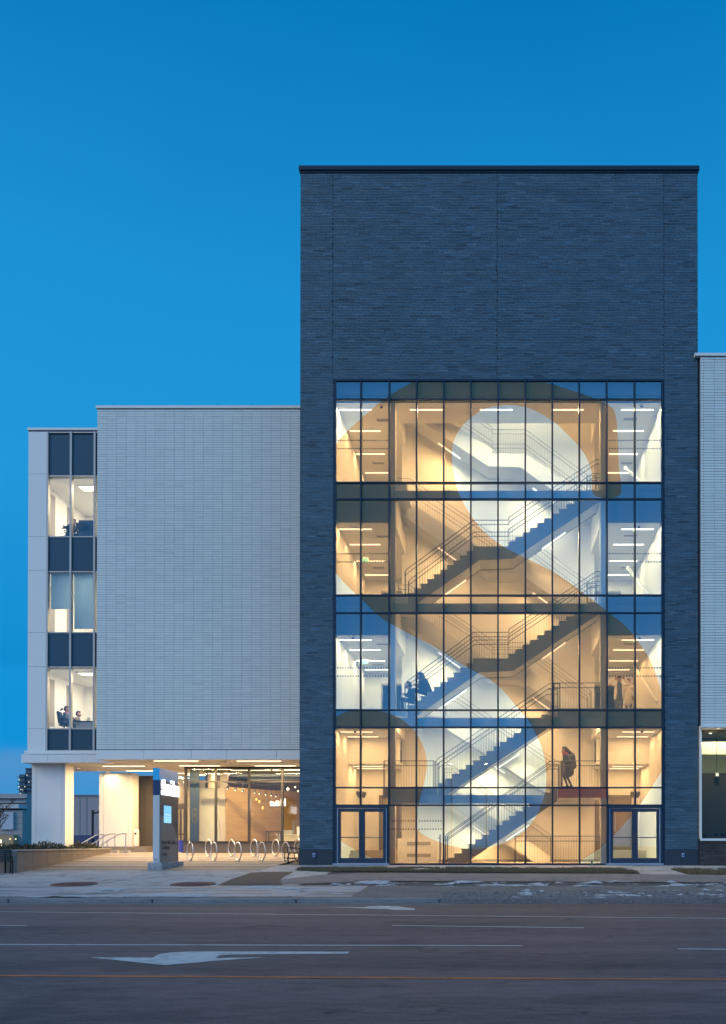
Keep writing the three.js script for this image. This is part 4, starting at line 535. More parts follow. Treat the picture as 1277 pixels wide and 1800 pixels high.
// ───────── shop behind glass under the overhang ─────────
const ZS = -8.9, sx = (px) => X(px, ZS), sy = (py) => Y(py, ZS);
{
  const o = thing('glazed_shop', 'lit shop behind tall glass under the white overhang', 'building'), x0 = sx(325.5), x1 = WX1 - 0.0, hd = SOF - 0.005, tr = sy(1374), sl = sy(1478.5), g0 = 0.2, zb = -19, ff = 0.45;
  part('dado', B(x0 - 0.05, x1, g0, sl - 0.06, ZS - 0.2, ZS), M.darkPanel, o); part('window_sill', B(x0 - 0.07, x1, sl - 0.06, sl, ZS - 0.22, ZS + 0.06), M.bronze, o);
  const ms = [327, 380, 438.5, 497, 556].map(sx);
  for (const x of ms) if (x < x1) part('mullion', B(x - 0.05, x + 0.05, sl, hd, ZS - 0.16, ZS), M.bronze, o);
  part('transom', [B(x0, x1, tr - 0.03, tr + 0.03, ZS - 0.14, ZS - 0.012), B(x0, x1, hd - 0.09, hd, ZS - 0.15, ZS + 0.01)], M.bronze, o);
  for (let i = 0; i < 4; i++) for (const [a, b] of [[sl, tr - 0.03], [tr + 0.03, hd - 0.09]]) { const p = ms[i] + 0.05, q = Math.min(ms[i + 1] - 0.05, x1); part('pane', new THREE.PlaneGeometry(q - p, b - a).translate((p + q) / 2, (a + b) / 2, ZS - 0.07), M.plain, o); }
  // left return of the glass, inner walls, floor and ceiling
  for (const z of [-10.6, -12.2]) part('mullion', B(x0 - 0.02, x0 + 0.08, ff, hd, z - 0.05, z + 0.05), M.bronze, o);
  part('pane', new THREE.PlaneGeometry(3.2, hd - ff).rotateY(Math.PI / 2).translate(x0 + 0.03, (hd + ff) / 2, ZS - 1.7), M.plain, o);
  part('floor_slab', B(x0, x1, ff - 0.1, ff, zb, ZS - 0.2), std([0.33, 0.25, 0.17], 0.5), o); part('ceiling', B(x0, x1, hd, hd + 0.1, zb, ZS - 0.16), std([0.24, 0.25, 0.22], 0.9), o);
  part('inner_wall', B(x0 - 0.02, x0 + 0.08, ff, hd, zb, ZS - 3.35), std([0.6, 0.5, 0.36], 0.9), o); part('inner_wall', B(sx(372) + 0.01, sx(386), ff, hd, -10.42, -10.32), std([0.6, 0.5, 0.36], 0.9), o);
  const tan = std([0.56, 0.35, 0.14], 0.8, { map: tex(256, (u, v) => 0.85 + 0.25 * (fbm(u * 3, v * 40, 3, 4, 40) - 0.5)) });
  const wl = (ax, az, bx, bz, y0, y1, m, name = 'inner_wall') => { const L = Math.hypot(bx - ax, bz - az), g = new THREE.BoxGeometry(L, y1 - y0, 0.1); g.rotateY(-Math.atan2(bz - az, bx - ax)).translate((ax + bx) / 2, (y0 + y1) / 2, (az + bz) / 2); return part(name, g, m, o); };
  const pts = [[sx(384), -10.2], [-12.6, -12.6], [-11.9, -13.6], [-11.1, -14.9], [-10.4, -16.2], [-9.7, -17.4]];
  for (let i = 0; i < 5; i++) wl(pts[i][0] + 0.01, pts[i][1], pts[i + 1][0] - 0.01, pts[i + 1][1], ff, 3.75, tan, 'wood_panel');
  wl(x0, zb, x1, zb, ff, hd, std([0.45, 0.40, 0.30], 0.8)); part('inner_wall', B(x1 - 0.05, x1 - 0.01, ff, hd, zb, ZS - 0.3), M.white, o);
  part('inner_wall', B(x0 + 0.35, sx(372), ff, 3.7, -10.4, -10.3), std([0.55, 0.5, 0.38], 0.8), o);
  for (let i = 0; i < 9; i++) { const sg = part('slat', B(-9.9 + i * 0.2, -9.8 + i * 0.2, ff + 0.9, 3.2, -16.9, -16.8), std([0.5, 0.42, 0.2], 0.7), o); }
  for (const z of [-11, -12.5, -14, -15.5]) part('ceiling_beam', B(sx(384), x1 - 0.1, hd - 0.32, hd - 0.2, z - 0.06, z + 0.06), std([0.16, 0.18, 0.17], 0.8), o);
  // numeral on the dark inner panel behind the corner pane
  part('dark_panel', B(x0 + 0.16, x0 + 0.62, sl, hd - 0.1, ZS - 0.36, ZS - 0.32), std([0.045, 0.06, 0.075], 0.4), o);
  for (const [cy, r] of [[sy(1427), 0.14], [sy(1439), 0.17]]) { const t = part('emblem', new THREE.TorusGeometry(r * 0.8, 0.035, 8, 28).scale(0.8, 1.25, 0.15).translate(x0 + 0.4, cy, ZS - 0.31), std([0.11, 0.095, 0.05], 0.6), o); }
}
[[442, -10.3], [515, -10.3], [405, -13.2], [470, -13.2]].forEach(([px, z], i) => stripLamp([X(px, z), SOF - 0.01, z], 2.0, ['left hand linear light just inside the shop glass', 'right hand linear light just inside the shop glass', 'left hand linear light deeper in the shop', 'right hand linear light deeper in the shop'][i], 'shop lights', { I: 125, warm: true }));
{ // track spots along the wooden wall
  const tr = solo('light_track', bar([X(392, -9.7), 3.95, -9.7], [X(492, -12.3), 3.95, -12.3], 0.02), M.rail, 'thin ceiling track that carries the shop spotlights', 'light track');
  [401, 415, 427, 449, 457, 468, 478, 486].forEach((px, i) => { const t = (px - 398) / 92, z = lerp(-9.75, -12.2, t), s = thing('track_spot', 'small spotlight on the shop ceiling track, number ' + ['one', 'two', 'three', 'four', 'five', 'six', 'seven', 'eight'][i] + ' from the left', 'spotlight', [X(px, z, 1390), Y(1385 + t * 14, z), z], 'spotlights on the shop track'); part('head', new THREE.CylinderGeometry(0.05, 0.06, 0.16, 12).rotateX(0.9), M.rail, s); const l = part('lens', new THREE.SphereGeometry(0.03, 12, 8).translate(0, -0.05, 0.08), M.lampWarm, s); part('stem', bar([0, 0.05, 0], [0, Math.max(0.1, 3.95 - s.position.y), 0], 0.01), M.rail, s); });
  for (const [px, py] of [[507, 1387], [525, 1391], [520, 1384]]) { const s = thing('pendant_bulb', ['bright bare bulb hanging by the tower edge', 'smaller bulb hanging close against the tower edge', 'upper bulb hanging near the tower edge'][px === 507 ? 0 : px === 525 ? 1 : 2], 'pendant lamp', [X(px, -10.6), Y(py, -10.6), -10.6]); part('bulb', new THREE.SphereGeometry(px === 507 ? 0.07 : 0.04, 14, 10), M.lampWarm, s); part('cord', bar([0, 0.06, 0], [0, SOF - 0.1 - s.position.y, 0], 0.006), M.rail, s); }
  for (const [px, py, w] of [[452, 1405, 'upper left'], [457, 1409, 'upper right'], [463, 1420, 'lowest']]) { const s = thing('amber_lamp', 'small amber glowing lamp on the wooden wall, ' + w + ' of three', 'lamp', [X(px, -11.4), Y(py, -11.4), -11.4]); part('shade', new THREE.SphereGeometry(0.05, 10, 8).scale(1, 1.6, 1), std([0.8, 0.4, 0.1], 0.6, { emissive: lin(1, 0.42, 0.08), emissiveIntensity: 1.6 }), s); part('cap', new THREE.CylinderGeometry(0.02, 0.02, 0.04, 8).translate(0, 0.09, 0), M.rail, s); }
  // glowing shop sign: bright letter like blocks, unreadable in the photograph
  for (const [px, w, n, lab] of [[484, 0.5, 5, 'wide white glowing cluster sign inside the shop'], [499, 0.28, 3, 'narrow white glowing cluster sign inside the shop, beside the wide one']]) { const s = thing('glowing_sign', lab, 'illuminated sign', [X(px, -12), Y(1412, -12), -12]); const m = std([0.8, 0.8, 0.8], 0.6, { emissive: lin(1, 0.95, 0.9), emissiveIntensity: 1.4 }); for (let i = 0; i < n; i++) { const h = rr(0.2, 0.42); part('letter', new RoundedBoxGeometry(w / n * 0.85, h, 0.05, 2, 0.02).translate((i - (n - 1) / 2) * w / n, h / 2 - 0.15, 0), m, s); } part('backing', B(-w / 2, w / 2, -0.2, -0.16, -0.02, 0.02), M.bronze, s); const l = new THREE.RectAreaLight(lin(1, 0.95, 0.9), 14, w, 0.3); l.position.z = 0.05; l.rotation.y = Math.PI; s.add(l); }
  const c = thing('shop_counter', 'pale counter with display cases inside the shop at the tower edge', 'counter', [X(521, -11.5), 0.45, -11.5]); part('front', B(-0.9, 0.9, 0, 0.85, -0.3, 0.3), std([0.6, 0.52, 0.38], 0.6), c); part('top', B(-0.95, 0.95, 0.85, 0.9, -0.34, 0.34), M.panel, c); part('case', B(0.1, 0.9, 0.9, 1.3, -0.2, 0.2), M.panel, c); part('case', B(-0.7, -0.1, 0.9, 1.12, -0.2, 0.2), M.column, c);
  const tb = thing('bar_table', 'dark square framed bar table inside the shop window', 'table', [X(482, -10.4), 0.45, -10.4]); part('top', B(-0.34, 0.34, 1.0, 1.05, -0.3, 0.3), M.bronze, tb); for (const [a, b] of [[-0.31, -0.27], [0.31, -0.27], [-0.31, 0.27], [0.31, 0.27]]) part('leg', bar([a, 0, b], [a, 1.0, b], 0.025), M.bronze, tb);
}
// entrance beside the shop, dark wall and kerb of the raised terrace
{
  const o = thing('entrance_wall', 'dark panelled wall and glass entrance behind the pylon sign', 'building'), z = -14.4, e = (px) => X(px, z), yb = 0.72;
  for (const [a, b] of [[236, 256], [256, 276], [276, 297]]) part('wall_panel', B(e(a) + 0.006, e(b) - 0.006, yb, Y(1364, z), z - 0.2, z), M.darkPanel, o);
  part('wall', B(e(180), e(330), Y(1364, z), SOF - 0.01, z - 0.3, z - 0.02), M.panel, o);
  const zd = -13.6, d = (px) => X(px, zd); part('door_frame', [B(d(297), d(326), Y(1422, zd), Y(1413, zd), zd - 0.15, zd), B(d(297), d(299), 0.45, Y(1413, zd), zd - 0.15, zd + 0.004), B(d(310), d(312), 0.45, Y(1422, zd), zd - 0.15, zd - 0.002), B(d(317), d(319.5), 0.45, Y(1422, zd), zd - 0.13, zd - 0.004), B(d(324), d(326), 0.45, Y(1413, zd), zd - 0.15, zd + 0.004), B(d(299), d(324), Y(1466.5, zd) - 0.03, Y(1466.5, zd) + 0.03, zd - 0.1, zd - 0.02)], M.bronze, o);
  part('pane', new THREE.PlaneGeometry(d(326) - d(297), Y(1364, zd) - 0.45).translate((d(326) + d(297)) / 2, (Y(1364, zd) + 0.45) / 2, zd - 0.06), M.plain, o);
  part('inner_wall', [B(d(285), d(335), 0.45, SOF - 0.01, -18, -17.8), B(d(285) - 0.1, d(285), 0.45, SOF - 0.01, -17.8, zd - 0.3)], std([0.72, 0.6, 0.4], 0.9), o);
  part('floor_slab', B(d(285), d(330), 0.35, 0.449, -17.8, zd), M.floor, o);
  const k = [B(X(130, -12), X(262, -12), 0.2, yb, -17, -11.9)]; part('terrace_kerb', k, M.stone, o);
}
stripLamp([X(311, -15.6), SOF - 0.02, -15.6], 2.0, 'linear light in the hall behind the entrance doors', 'shop lights', { I: 320, warm: true });
{ const o = thing('access_post', 'white rounded post with a dark reader beside the dark wall', 'post', [X(241.5, -12.2), 0.72, -12.2]); part('post', new RoundedBoxGeometry(0.24, 0.9, 0.24, 3, 0.06).translate(0, 0.45, 0), M.panel, o); part('reader', new THREE.CylinderGeometry(0.05, 0.05, 0.03, 16).rotateX(Math.PI / 2).translate(0, 0.68, 0.125), M.iron, o); }
{ const o = thing('recycling_bin', 'blue bin standing at the corner of the shop', 'bin', [X(321, -9.4), 0.42, -9.4]); part('body', new THREE.CylinderGeometry(0.16, 0.13, 0.55, 16).translate(0, 0.28, 0), std([0.03, 0.05, 0.35], 0.5), o); part('lid', new THREE.CylinderGeometry(0.17, 0.17, 0.06, 16).translate(0, 0.58, 0), std([0.03, 0.05, 0.4], 0.5), o); }
// stainless handrails of the terrace stairs
[[173, 184, 1467, 145, 1483, -10.2, 'leftmost'], [193, 205, 1466, 160, 1486, -9.8, 'middle'], [213, 224, 1465.3, 178, 1486, -9.5, 'rightmost']].forEach(([a, b, y, c, y3, z, w]) => { const x = (p) => X(p, z), o = thing('handrail', `stainless steel handrail beside the planter, ${w} of three`, 'handrail', [x(b), gy(z), z], 'handrails of the terrace stairs'), h = Y(y, z) - gy(z); part('rail', tube([[0.03, h, 0], [x(a) - x(b) + 0.1, h, 0], [x(a) - x(b) - 0.05, h - 0.03, 0], [x(c) - x(b), Y(y3, z) - gy(z), 0]], 0.03, 30, 8), M.steelRail, o); part('post', bar([-0.04, 0, 0], [-0.04, h, 0], 0.022, 8), M.steelRail, o); part('foot', new RoundedBoxGeometry(0.4, 0.12, 0.4, 1, 0.02).translate(-0.04, 0.05, 0), M.concrete, o); const xs = x(lerp(c, a, 0.35)) - x(b); part('post', bar([xs, 0, 0], [xs, lerp(Y(y3, z) - gy(z), h, 0.35), 0], 0.022, 8), M.steelRail, o); });
// planter of stone panels
{
  const o = thing('stone_planter', 'long brown stone planter wall beside the plaza at the left', 'planter'), p0 = [-16.95, 4.1], p1 = [-19.4, -9.3], n = 8, top = 0.585;
  const at = (t) => [lerp(p0[0], p1[0], t), lerp(p0[1], p1[1], t)], ang = Math.atan2(p0[0] - p1[0], p0[1] - p1[1]), L = Math.hypot(p1[0] - p0[0], p1[1] - p0[1]);
  for (let i = 0; i < n; i++) { const [x, z] = at((i + 0.5) / n); part('stone_panel', new RoundedBoxGeometry(0.35, 1.1, L / n - 0.03, 1, 0.012).rotateY(ang).translate(x - 0.175, top - 0.55, z), M.stone, o); }
  for (let i = 0; i < 4; i++) part('stone_panel', new RoundedBoxGeometry(1.9, 1.1, 0.35, 1, 0.012).translate(-17.65 - 0.97 - i * 1.93 + 0.31, top - 0.55, 3.95), M.stone, o);
  part('coping', [new THREE.BoxGeometry(0.42, 0.05, L).rotateY(ang).translate((p0[0] + p1[0]) / 2 - 0.17, top + 0.027, (p0[1] + p1[1]) / 2), B(-26, -17.2, top + 0.003, top + 0.05, 3.72, 4.13)], std([0.32, 0.29, 0.26], 0.85), o);
  const sh = new THREE.Shape([[p0[0] - 0.3, -3.8], [p1[0] - 0.3, 9.3], [-34, 9.3], [-34, -3.8]].map((q) => new THREE.Vector2(...q))); const soil = new THREE.ExtrudeGeometry(sh, { depth: 0.6, bevelEnabled: false }).rotateX(-Math.PI / 2).translate(0, top - 0.72, 0); part('soil', soil, M.dirt, o);
}

// ───────── plants ─────────
function shrub(label, x, y, z, rx, ry, rz, n, col) {
  const o = thing('shrub', label, 'shrub', [x, y, z], 'low shrubs in the planter'), leaf = new THREE.BufferGeometry(); leaf.setAttribute('position', new THREE.Float32BufferAttribute([0, 0, 0, 0.03, 0.05, 0.012, 0, 0.11, 0, 0, 0, 0, 0, 0.11, 0, -0.03, 0.05, 0.012], 3)); leaf.computeVertexNormals(); leaf.setAttribute('uv', new THREE.Float32BufferAttribute(new Float32Array(12), 2));
  const l = []; for (let i = 0; i < n; i++) { const a = rr(0, 6.28), r = Math.sqrt(rnd()), h = rnd() * (1 - r * r * 0.75) * (0.7 + 0.5 * vnoise(a * 3, r * 3, 64)); const s = rr(0.7, 1.4), t = rr(0.6, 1.4); l.push([mat4(Math.cos(a) * r * rx, h * ry, Math.sin(a) * r * rz, s, s, s, rr(0, 6.28), rr(-0.9, 0.9), rr(-0.9, 0.9)), lin(col[0] * t, col[1] * t, col[2] * t)]); }
  copies('foliage', leaf, std([1, 1, 1], 0.7, { side: THREE.DoubleSide }), l, o);
  const st = []; for (let i = 0; i < 18; i++) { const a = rr(0, 6.28), r = rr(0, 0.9); st.push(bar([Math.cos(a) * r * rx * 0.5, 0, Math.sin(a) * r * rz * 0.5], [Math.cos(a) * r * rx, ry * rr(0.4, 0.95) * (1 - r * 0.4), Math.sin(a) * r * rz], 0.008, 4)); } part('stem', st, M.wood, o);
}
const green = [0.022, 0.03, 0.014];
shrub('dark low shrub in front of the left pillar, at the end nearest the photo edge', X(40, -2), 0.5, -2, 1.0, 0.32, 1.3, 900, green);
shrub('dark low shrub directly before the foot of the left pillar', X(84, -5.6), 0.5, -5.6, 1.0, 0.42, 1.0, 1000, green);
shrub('small shrub at the planter corner left of the photo, under the bare tree', X(12, -3.5), 0.5, -3.5, 0.9, 0.3, 1.2, 700, green);
shrub('shrub to the right of the left pillar, before the handrails', X(146, -8.2), 0.5, -8.2, 0.85, 0.4, 0.8, 900, [0.04, 0.04, 0.018]);
{ // bare winter tree
  const x = X(-6, -6), o = thing('bare_tree', 'leafless young tree at the left edge of the photo', 'tree', [x, 0.4, -6]), limbs = [], trunk = [];
  const grow = (p, dir, len, r, lvl) => { const mid = p.clone().addScaledVector(dir, len * 0.5).add(new THREE.Vector3(rr(-0.05, 0.05), rr(-0.02, 0.05), rr(-0.05, 0.05)).multiplyScalar(len)), end = p.clone().addScaledVector(dir, len); (lvl ? limbs : trunk).push(new THREE.TubeGeometry(new THREE.QuadraticBezierCurve3(p, mid, end), 4, r, 5)); if (lvl > 4) return; const n = lvl === 0 ? 8 : lvl < 3 ? 4 : 3; for (let i = 0; i < n; i++) { const t = rr(0.45, 1), s = p.clone().lerp(end, t), d = dir.clone().add(new THREE.Vector3(rr(-0.9, 0.9), rr(-0.15, 0.5), rr(-0.9, 0.9))).normalize(); grow(s, d, len * rr(0.38, 0.56), r * 0.5, lvl + 1); } };
  grow(new THREE.Vector3(0, 0, 0), new THREE.Vector3(0.02, 1, 0), 1.7, 0.05, 0); part('trunk', trunk, M.wood, o); part('crown', limbs, M.wood, o);
}
// ───────── pylon sign ─────────
const font = await new FontLoader().loadAsync('fonts/droid/droid_sans_bold.typeface.json'), serif = await new FontLoader().loadAsync('fonts/droid/droid_serif_bold.typeface.json');
{
  const z1 = 2.25, z0 = 0.3, xr = X(281.8, z1), xl = X(270.3, z1), base = Y(1516, z1), top = Y(1350, z1), o = thing('pylon_sign', 'tall grey pylon sign with blue cap, glowing lettering and a small screen', 'sign'), yb = gy(1.2) - 0.25;
  const yc = Y(1371, z1), yn = Y(1397.5, z1);
  part('plinth', new RoundedBoxGeometry(xr - xl + 0.3, base - yb, z1 - z0 + 0.36, 1, 0.02).translate((xl + xr) / 2 + 0.02, (base + yb) / 2, (z0 + z1) / 2), M.concrete, o);
  part('cap', B(xl, xr, yc, top, z0, z1), std([0.02, 0.42, 0.66], 0.4), o);
  part('band', B(xl, xr, yn, yc - 0.006, z0, z1), std([0.012, 0.03, 0.10], 0.4), o);
  part('body', B(xl, xr, base, yn - 0.004, z0, z1), std([0.56, 0.53, 0.48], 0.5), o);
  part('face', B(xr + 0.002, xr + 0.02, base + 0.01, yc - 0.012, z0 + 0.01, z1 - 0.01), std([0.14, 0.105, 0.095], 0.5), o);
  { const h = Y(1433, z1) - base, wz = z1 - z0 - 0.02, pts = [[0, 0], [wz * 0.93, 0]]; for (let i = 0; i <= 16; i++) { const a = i / 16 * Math.PI / 2; pts.push([wz * 0.93 * Math.cos(a), h * (0.35 + 0.65 * Math.sin(a))]); } pts.push([0, h]); const sh = new THREE.Shape(pts.map((p) => new THREE.Vector2(...p))); part('curved_panel', new THREE.ExtrudeGeometry(sh, { depth: 0.006, bevelEnabled: false, curveSegments: 8 }).rotateY(Math.PI / 2).translate(xr + 0.021, base + 0.012, z1 - 0.012), std([0.34, 0.26, 0.21], 0.6), o); }
  const glow = std([0.9, 0.9, 0.9], 0.6, { emissive: lin(1, 0.97, 1), emissiveIntensity: 1.8 });
  const word = new TextGeometry('Sheridan', { font: serif, size: 0.41, depth: 0.04, curveSegments: 4 }); word.computeBoundingBox(); const wb = word.boundingBox; word.scale((z1 - z0 - 0.14) / (wb.max.x - wb.min.x), 1.35, 1).rotateY(Math.PI / 2).translate(xr + 0.03, yn + 0.02, z1 - 0.06); part('lettering', word, glow, o);
  const gl = new THREE.RectAreaLight(lin(1, 0.97, 1), 5, 1.6, 0.4); gl.position.set(xr + 0.12, yn + 0.25, (z0 + z1) / 2); gl.rotation.y = -Math.PI / 2; o.add(gl);
  const cv = document.createElement('canvas'); cv.width = 256; cv.height = 480; const c2 = cv.getContext('2d'); c2.fillStyle = '#6fc0ea'; c2.fillRect(0, 0, 256, 480); c2.fillStyle = '#8fd0f0'; c2.fillRect(0, 300, 256, 180); c2.fillStyle = '#fff'; c2.font = 'bold 46px serif'; c2.textAlign = 'center'; c2.fillText('Sheridan', 128, 262); const ctex = new THREE.CanvasTexture(cv); ctex.colorSpace = THREE.SRGBColorSpace;
  const sw = 0.78, shh = Y(1415, z1) - Y(1446, z1), sc = part('screen', new THREE.PlaneGeometry(sw, shh).rotateY(Math.PI / 2).translate(xr + 0.032, (Y(1415, z1) + Y(1446, z1)) / 2, z1 - 0.35 - sw / 2), std([0.1, 0.1, 0.1], 0.3, { emissive: lin(1, 1, 1), emissiveMap: ctex, emissiveIntensity: 1.15 }), o);
  part('screen_frame', B(xr + 0.0205, xr + 0.028, (Y(1415, z1) + Y(1446, z1)) / 2 - shh / 2 - 0.03, (Y(1415, z1) + Y(1446, z1)) / 2 + shh / 2 + 0.03, z1 - 0.38 - sw, z1 - 0.32), M.iron, o);
  const sl = new THREE.RectAreaLight(lin(0.5, 0.8, 1), 1, sw, shh); sl.position.set(xr + 0.06, (Y(1415, z1) + Y(1446, z1)) / 2, z1 - 0.35 - sw / 2); sl.rotation.y = -Math.PI / 2; o.add(sl);
  const txt = (s, size, y, sx2 = 1) => { const g = new TextGeometry(s, { font, size, depth: 0.004, curveSegments: 2 }); g.scale(sx2, 1, 1).rotateY(Math.PI / 2).translate(xr + 0.028, y, z1 - 0.16); return g; };
  part('address_lettering', [txt('Hazel McCallion', 0.15, Y(1484, z1)), txt('Campus', 0.15, Y(1493, z1)), txt('\u2190 Parking', 0.09, Y(1504, z1))], std([0.05, 0.04, 0.04], 0.7), o);
  part('service_door', B(xl + 0.06, xr - 0.08, base + 0.06, base + 0.14, z1, z1 + 0.012), M.column, o);
}
// ───────── cycle hoops ─────────
{
  const front = [334.5, 376.3, 418.5, 460.5, 502.5], rear = [367, 407.5, 447, 485, 524.5], ord = ['leftmost', 'second from the left', 'middle', 'second from the right', 'rightmost'];
  const proto = new THREE.Group(), R = 0.385; part('hoop', new THREE.TorusGeometry(R, 0.023, 10, 48).translate(0, R + 0.02, 0), M.steelRail, proto); part('flange', new THREE.CylinderGeometry(0.075, 0.075, 0.014, 20).translate(-0.12, 0.01, 0), M.steelRail, proto); part('flange', new THREE.CylinderGeometry(0.075, 0.075, 0.014, 20).translate(0.12, 0.01, 0), M.steelRail, proto);
  const place = (px, z, label, group, first) => { const o = proto.clone(); o.name = numbered('bike_rack'); o.userData = { label, category: 'bike rack', group }; o.position.set(X(px, z, 1495), gy(z) + 0.003, z); o.rotation.y = -0.9; scene.add(o); };
  front.forEach((px, i) => place(px, -2.75, `round steel bike rack in the front row, ${ord[i]}`, 'round bike racks on the plaza')); rear.forEach((px, i) => place(px, -5.85, `round steel bike rack in the back row, ${ord[i]}`, 'round bike racks on the plaza'));
}
// ───────── benches ─────────
function bench(label, x, z, turn) {
  const o = thing('park_bench', label, 'bench', [x, gy(z), z]); o.rotation.y = turn;          // faces -x, runs along z
  for (const s of [-0.8, 0.8]) part('end_frame', [tube([[-0.30, 0.0, s], [-0.24, 0.03, s], [-0.27, 0.2, s], [-0.25, 0.36, s], [-0.22, 0.43, s], [0.0, 0.41, s], [0.16, 0.42, s], [0.2, 0.5, s], [0.27, 0.84, s]], 0.022, 40, 6), tube([[0.17, 0.42, s], [0.15, 0.25, s], [0.22, 0.1, s], [0.3, 0.02, s], [0.34, 0.0, s]], 0.022, 20, 6), tube([[-0.26, 0.40, s], [-0.3, 0.52, s], [-0.27, 0.62, s], [-0.12, 0.63, s], [0.1, 0.6, s], [0.22, 0.62, s]], 0.02, 24, 6), bar([-0.26, 0.2, s], [0.17, 0.2, s], 0.014)], M.iron, o);
  for (let i = 0; i < 6; i++) part('seat_slat', new RoundedBoxGeometry(0.065, 0.022, 1.7, 1, 0.006).translate(-0.22 + i * 0.075, 0.445, 0), M.wood, o);
  for (let i = 0; i < 6; i++) part('back_slat', new RoundedBoxGeometry(0.022, 0.05, 1.7, 1, 0.006).rotateZ(-0.2).translate(0.185 + i * 0.014, 0.5 + i * 0.066, 0), M.wood, o);
}
bench('black cast iron bench half hidden behind the left corner of the tower', X(512, -0.9), -1.3, 0.32);
bench('dark bench at the left edge of the photo before the stone planter', X(-24, 4.9), 4.9, 2.2);

// ───────── far buildings ─────────
{
  let z = -180; const f = (p) => X(p, z, 1450), g = (p) => Y(p, z);
  const o = thing('shopping_mall', 'low beige building with a pale panel sign far left behind the bare tree', 'building');
  part('wall', B(f(-60), f(40), 0.3, g(1424), z - 30, z), std([0.36, 0.31, 0.27], 0.9), o); part('upper_wall', B(f(-60), f(36), g(1424), g(1394), z - 30, z - 3), std([0.34, 0.30, 0.28], 0.9), o); part('canopy', B(f(-60), f(37), g(1421), g(1414), z - 3, z + 1), std([0.55, 0.5, 0.45], 0.8), o); for (const p of [1402, 1410]) part('cornice', B(f(-60), f(37.5), g(p), g(p - 1.5), z - 3, z - 2), std([0.42, 0.37, 0.33], 0.9), o);
  for (const p of [1437, 1447, 1457, 1467]) part('joint', B(f(-60), f(40), g(p) - 0.06, g(p) + 0.06, z, z + 0.05), std([0.2, 0.17, 0.15], 0.9), o);
  part('sign_panel', B(f(2), f(26), g(1458), g(1428), z + 0.02, z + 0.6), std([0.42, 0.43, 0.44], 0.5), o); part('entrance_wall', B(f(2), f(32), 0.3, g(1468), z + 0.1, z + 2), std([0.42, 0.27, 0.13], 0.9), o);
  for (const [a, p, q] of [[10.5, 1476, 1482], [10.5, 1485, 1491]]) part('window', B(f(a - 1.2), f(a + 1.2), g(q), g(p), z + 2, z + 2.1), std([0.5, 0.5, 0.4], 0.6, { emissive: lin(1, 0.9, 0.5), emissiveIntensity: 1.6 }), o);
  for (const a of [27, 37]) { part('wall_lamp', new THREE.SphereGeometry(0.14, 10, 8).translate(f(a), g(1475), z + 2.2), std([0.8, 0.7, 0.5], 0.6, { emissive: lin(1, 0.8, 0.45), emissiveIntensity: 2 }), o); }
  z = -620; const t = thing('apartment_tower', 'dark stepped high rise far away beside the left pillar', 'building');
  const a0 = f(34), a1 = f(44), a2 = f(53), a3 = f(75), body = std([0.05, 0.085, 0.10], 0.4), slabM = std([0.10, 0.15, 0.17], 0.8);
  part('wall', [B(a0, a1, 0, g(1361), z - 20, z), B(a1, a2, 0, g(1350), z - 20, z - 1), B(a2, a3, 0, g(1346), z - 20, z - 2)], body, t);
  for (let y = 3; y < g(1362); y += 3.1) part('balcony', B(a0 - 1, a1 + (y > 30 ? 0 : 1), y, y + 0.5, z, z + 1.4), slabM, t);
  for (let y = 3; y < g(1351); y += 3.1) part('balcony', B(a1 + 0.2, a3, y, y + 0.4, z - 1, z + 0.6), slabM, t);
  for (const [px, py] of [[36, 1371], [49.5, 1363], [53, 1375], [35.5, 1383], [39, 1388], [42, 1389], [46, 1383], [38, 1395]]) part('window', B(f(px) - 0.35, f(px) + 0.35, g(py) - 0.35, g(py) + 0.35, z + 1.4, z + 1.6), std([0.5, 0.5, 0.4], 0.6, { emissive: lin(1, 0.85, 0.55), emissiveIntensity: rr(0.25, 0.9) }), t);
  z = -420; const u = thing('office_block', 'dark blue gridded office block in front of the stepped high rise', 'building'); part('wall', B(f(36), f(90), 0, g(1404), z - 20, z), std([0.02, 0.045, 0.10], 0.3), u);
  for (let i = 0; i < 11; i++) part('floor_band', B(f(36), f(90), g(1408 + i * 7.6) - 0.18, g(1408 + i * 7.6) + 0.18, z, z + 0.3), std([0.06, 0.09, 0.15], 0.7), u); for (let i = 0; i < 6; i++) part('mullion', B(f(37 + i * 4.2) - 0.12, f(37 + i * 4.2) + 0.12, 1, g(1404), z + 0.3, z + 0.5), std([0.05, 0.08, 0.14], 0.7), u);
  z = -95; const w = thing('grey_hall', 'long plain grey building seen between the two white pillars', 'building'); part('wall', B(f(118), f(190), g(1468), g(1398.5), z - 20, z), std([0.36, 0.29, 0.27], 0.9), w); part('base', B(f(118), f(190), 0.3, g(1468), z - 20, z + 0.2), std([0.05, 0.065, 0.12], 0.7), w); part('coping', B(f(117), f(191), g(1398.5), g(1397), z - 20.2, z + 0.2), std([0.25, 0.25, 0.28], 0.8), w); for (const p of [141, 153]) part('joint', B(f(p) - 0.04, f(p) + 0.04, g(1468), g(1399), z, z + 0.03), std([0.2, 0.2, 0.22], 0.9), w);
  z = -60; const s = thing('street_lamp', 'dark street lamp pole between the two white pillars', 'street lamp', [f(163.5), 0.4, z]); part('pole', bar([0, 0, 0], [0, g(1424) - 0.4, 0], 0.11, 10), M.iron, s); part('arm', tube([[0, g(1430) - 0.4, 0], [0.9, g(1426) - 0.4, 0], [2.2, g(1420) - 0.4, 0]], 0.08, 12, 8), M.iron, s); part('head', new RoundedBoxGeometry(0.9, 0.16, 0.35, 2, 0.05).translate(2.5, g(1419) - 0.4, 0), M.iron, s); part('base', new THREE.CylinderGeometry(0.2, 0.24, 0.8, 12).translate(0, 0.4, 0), M.iron, s);
}
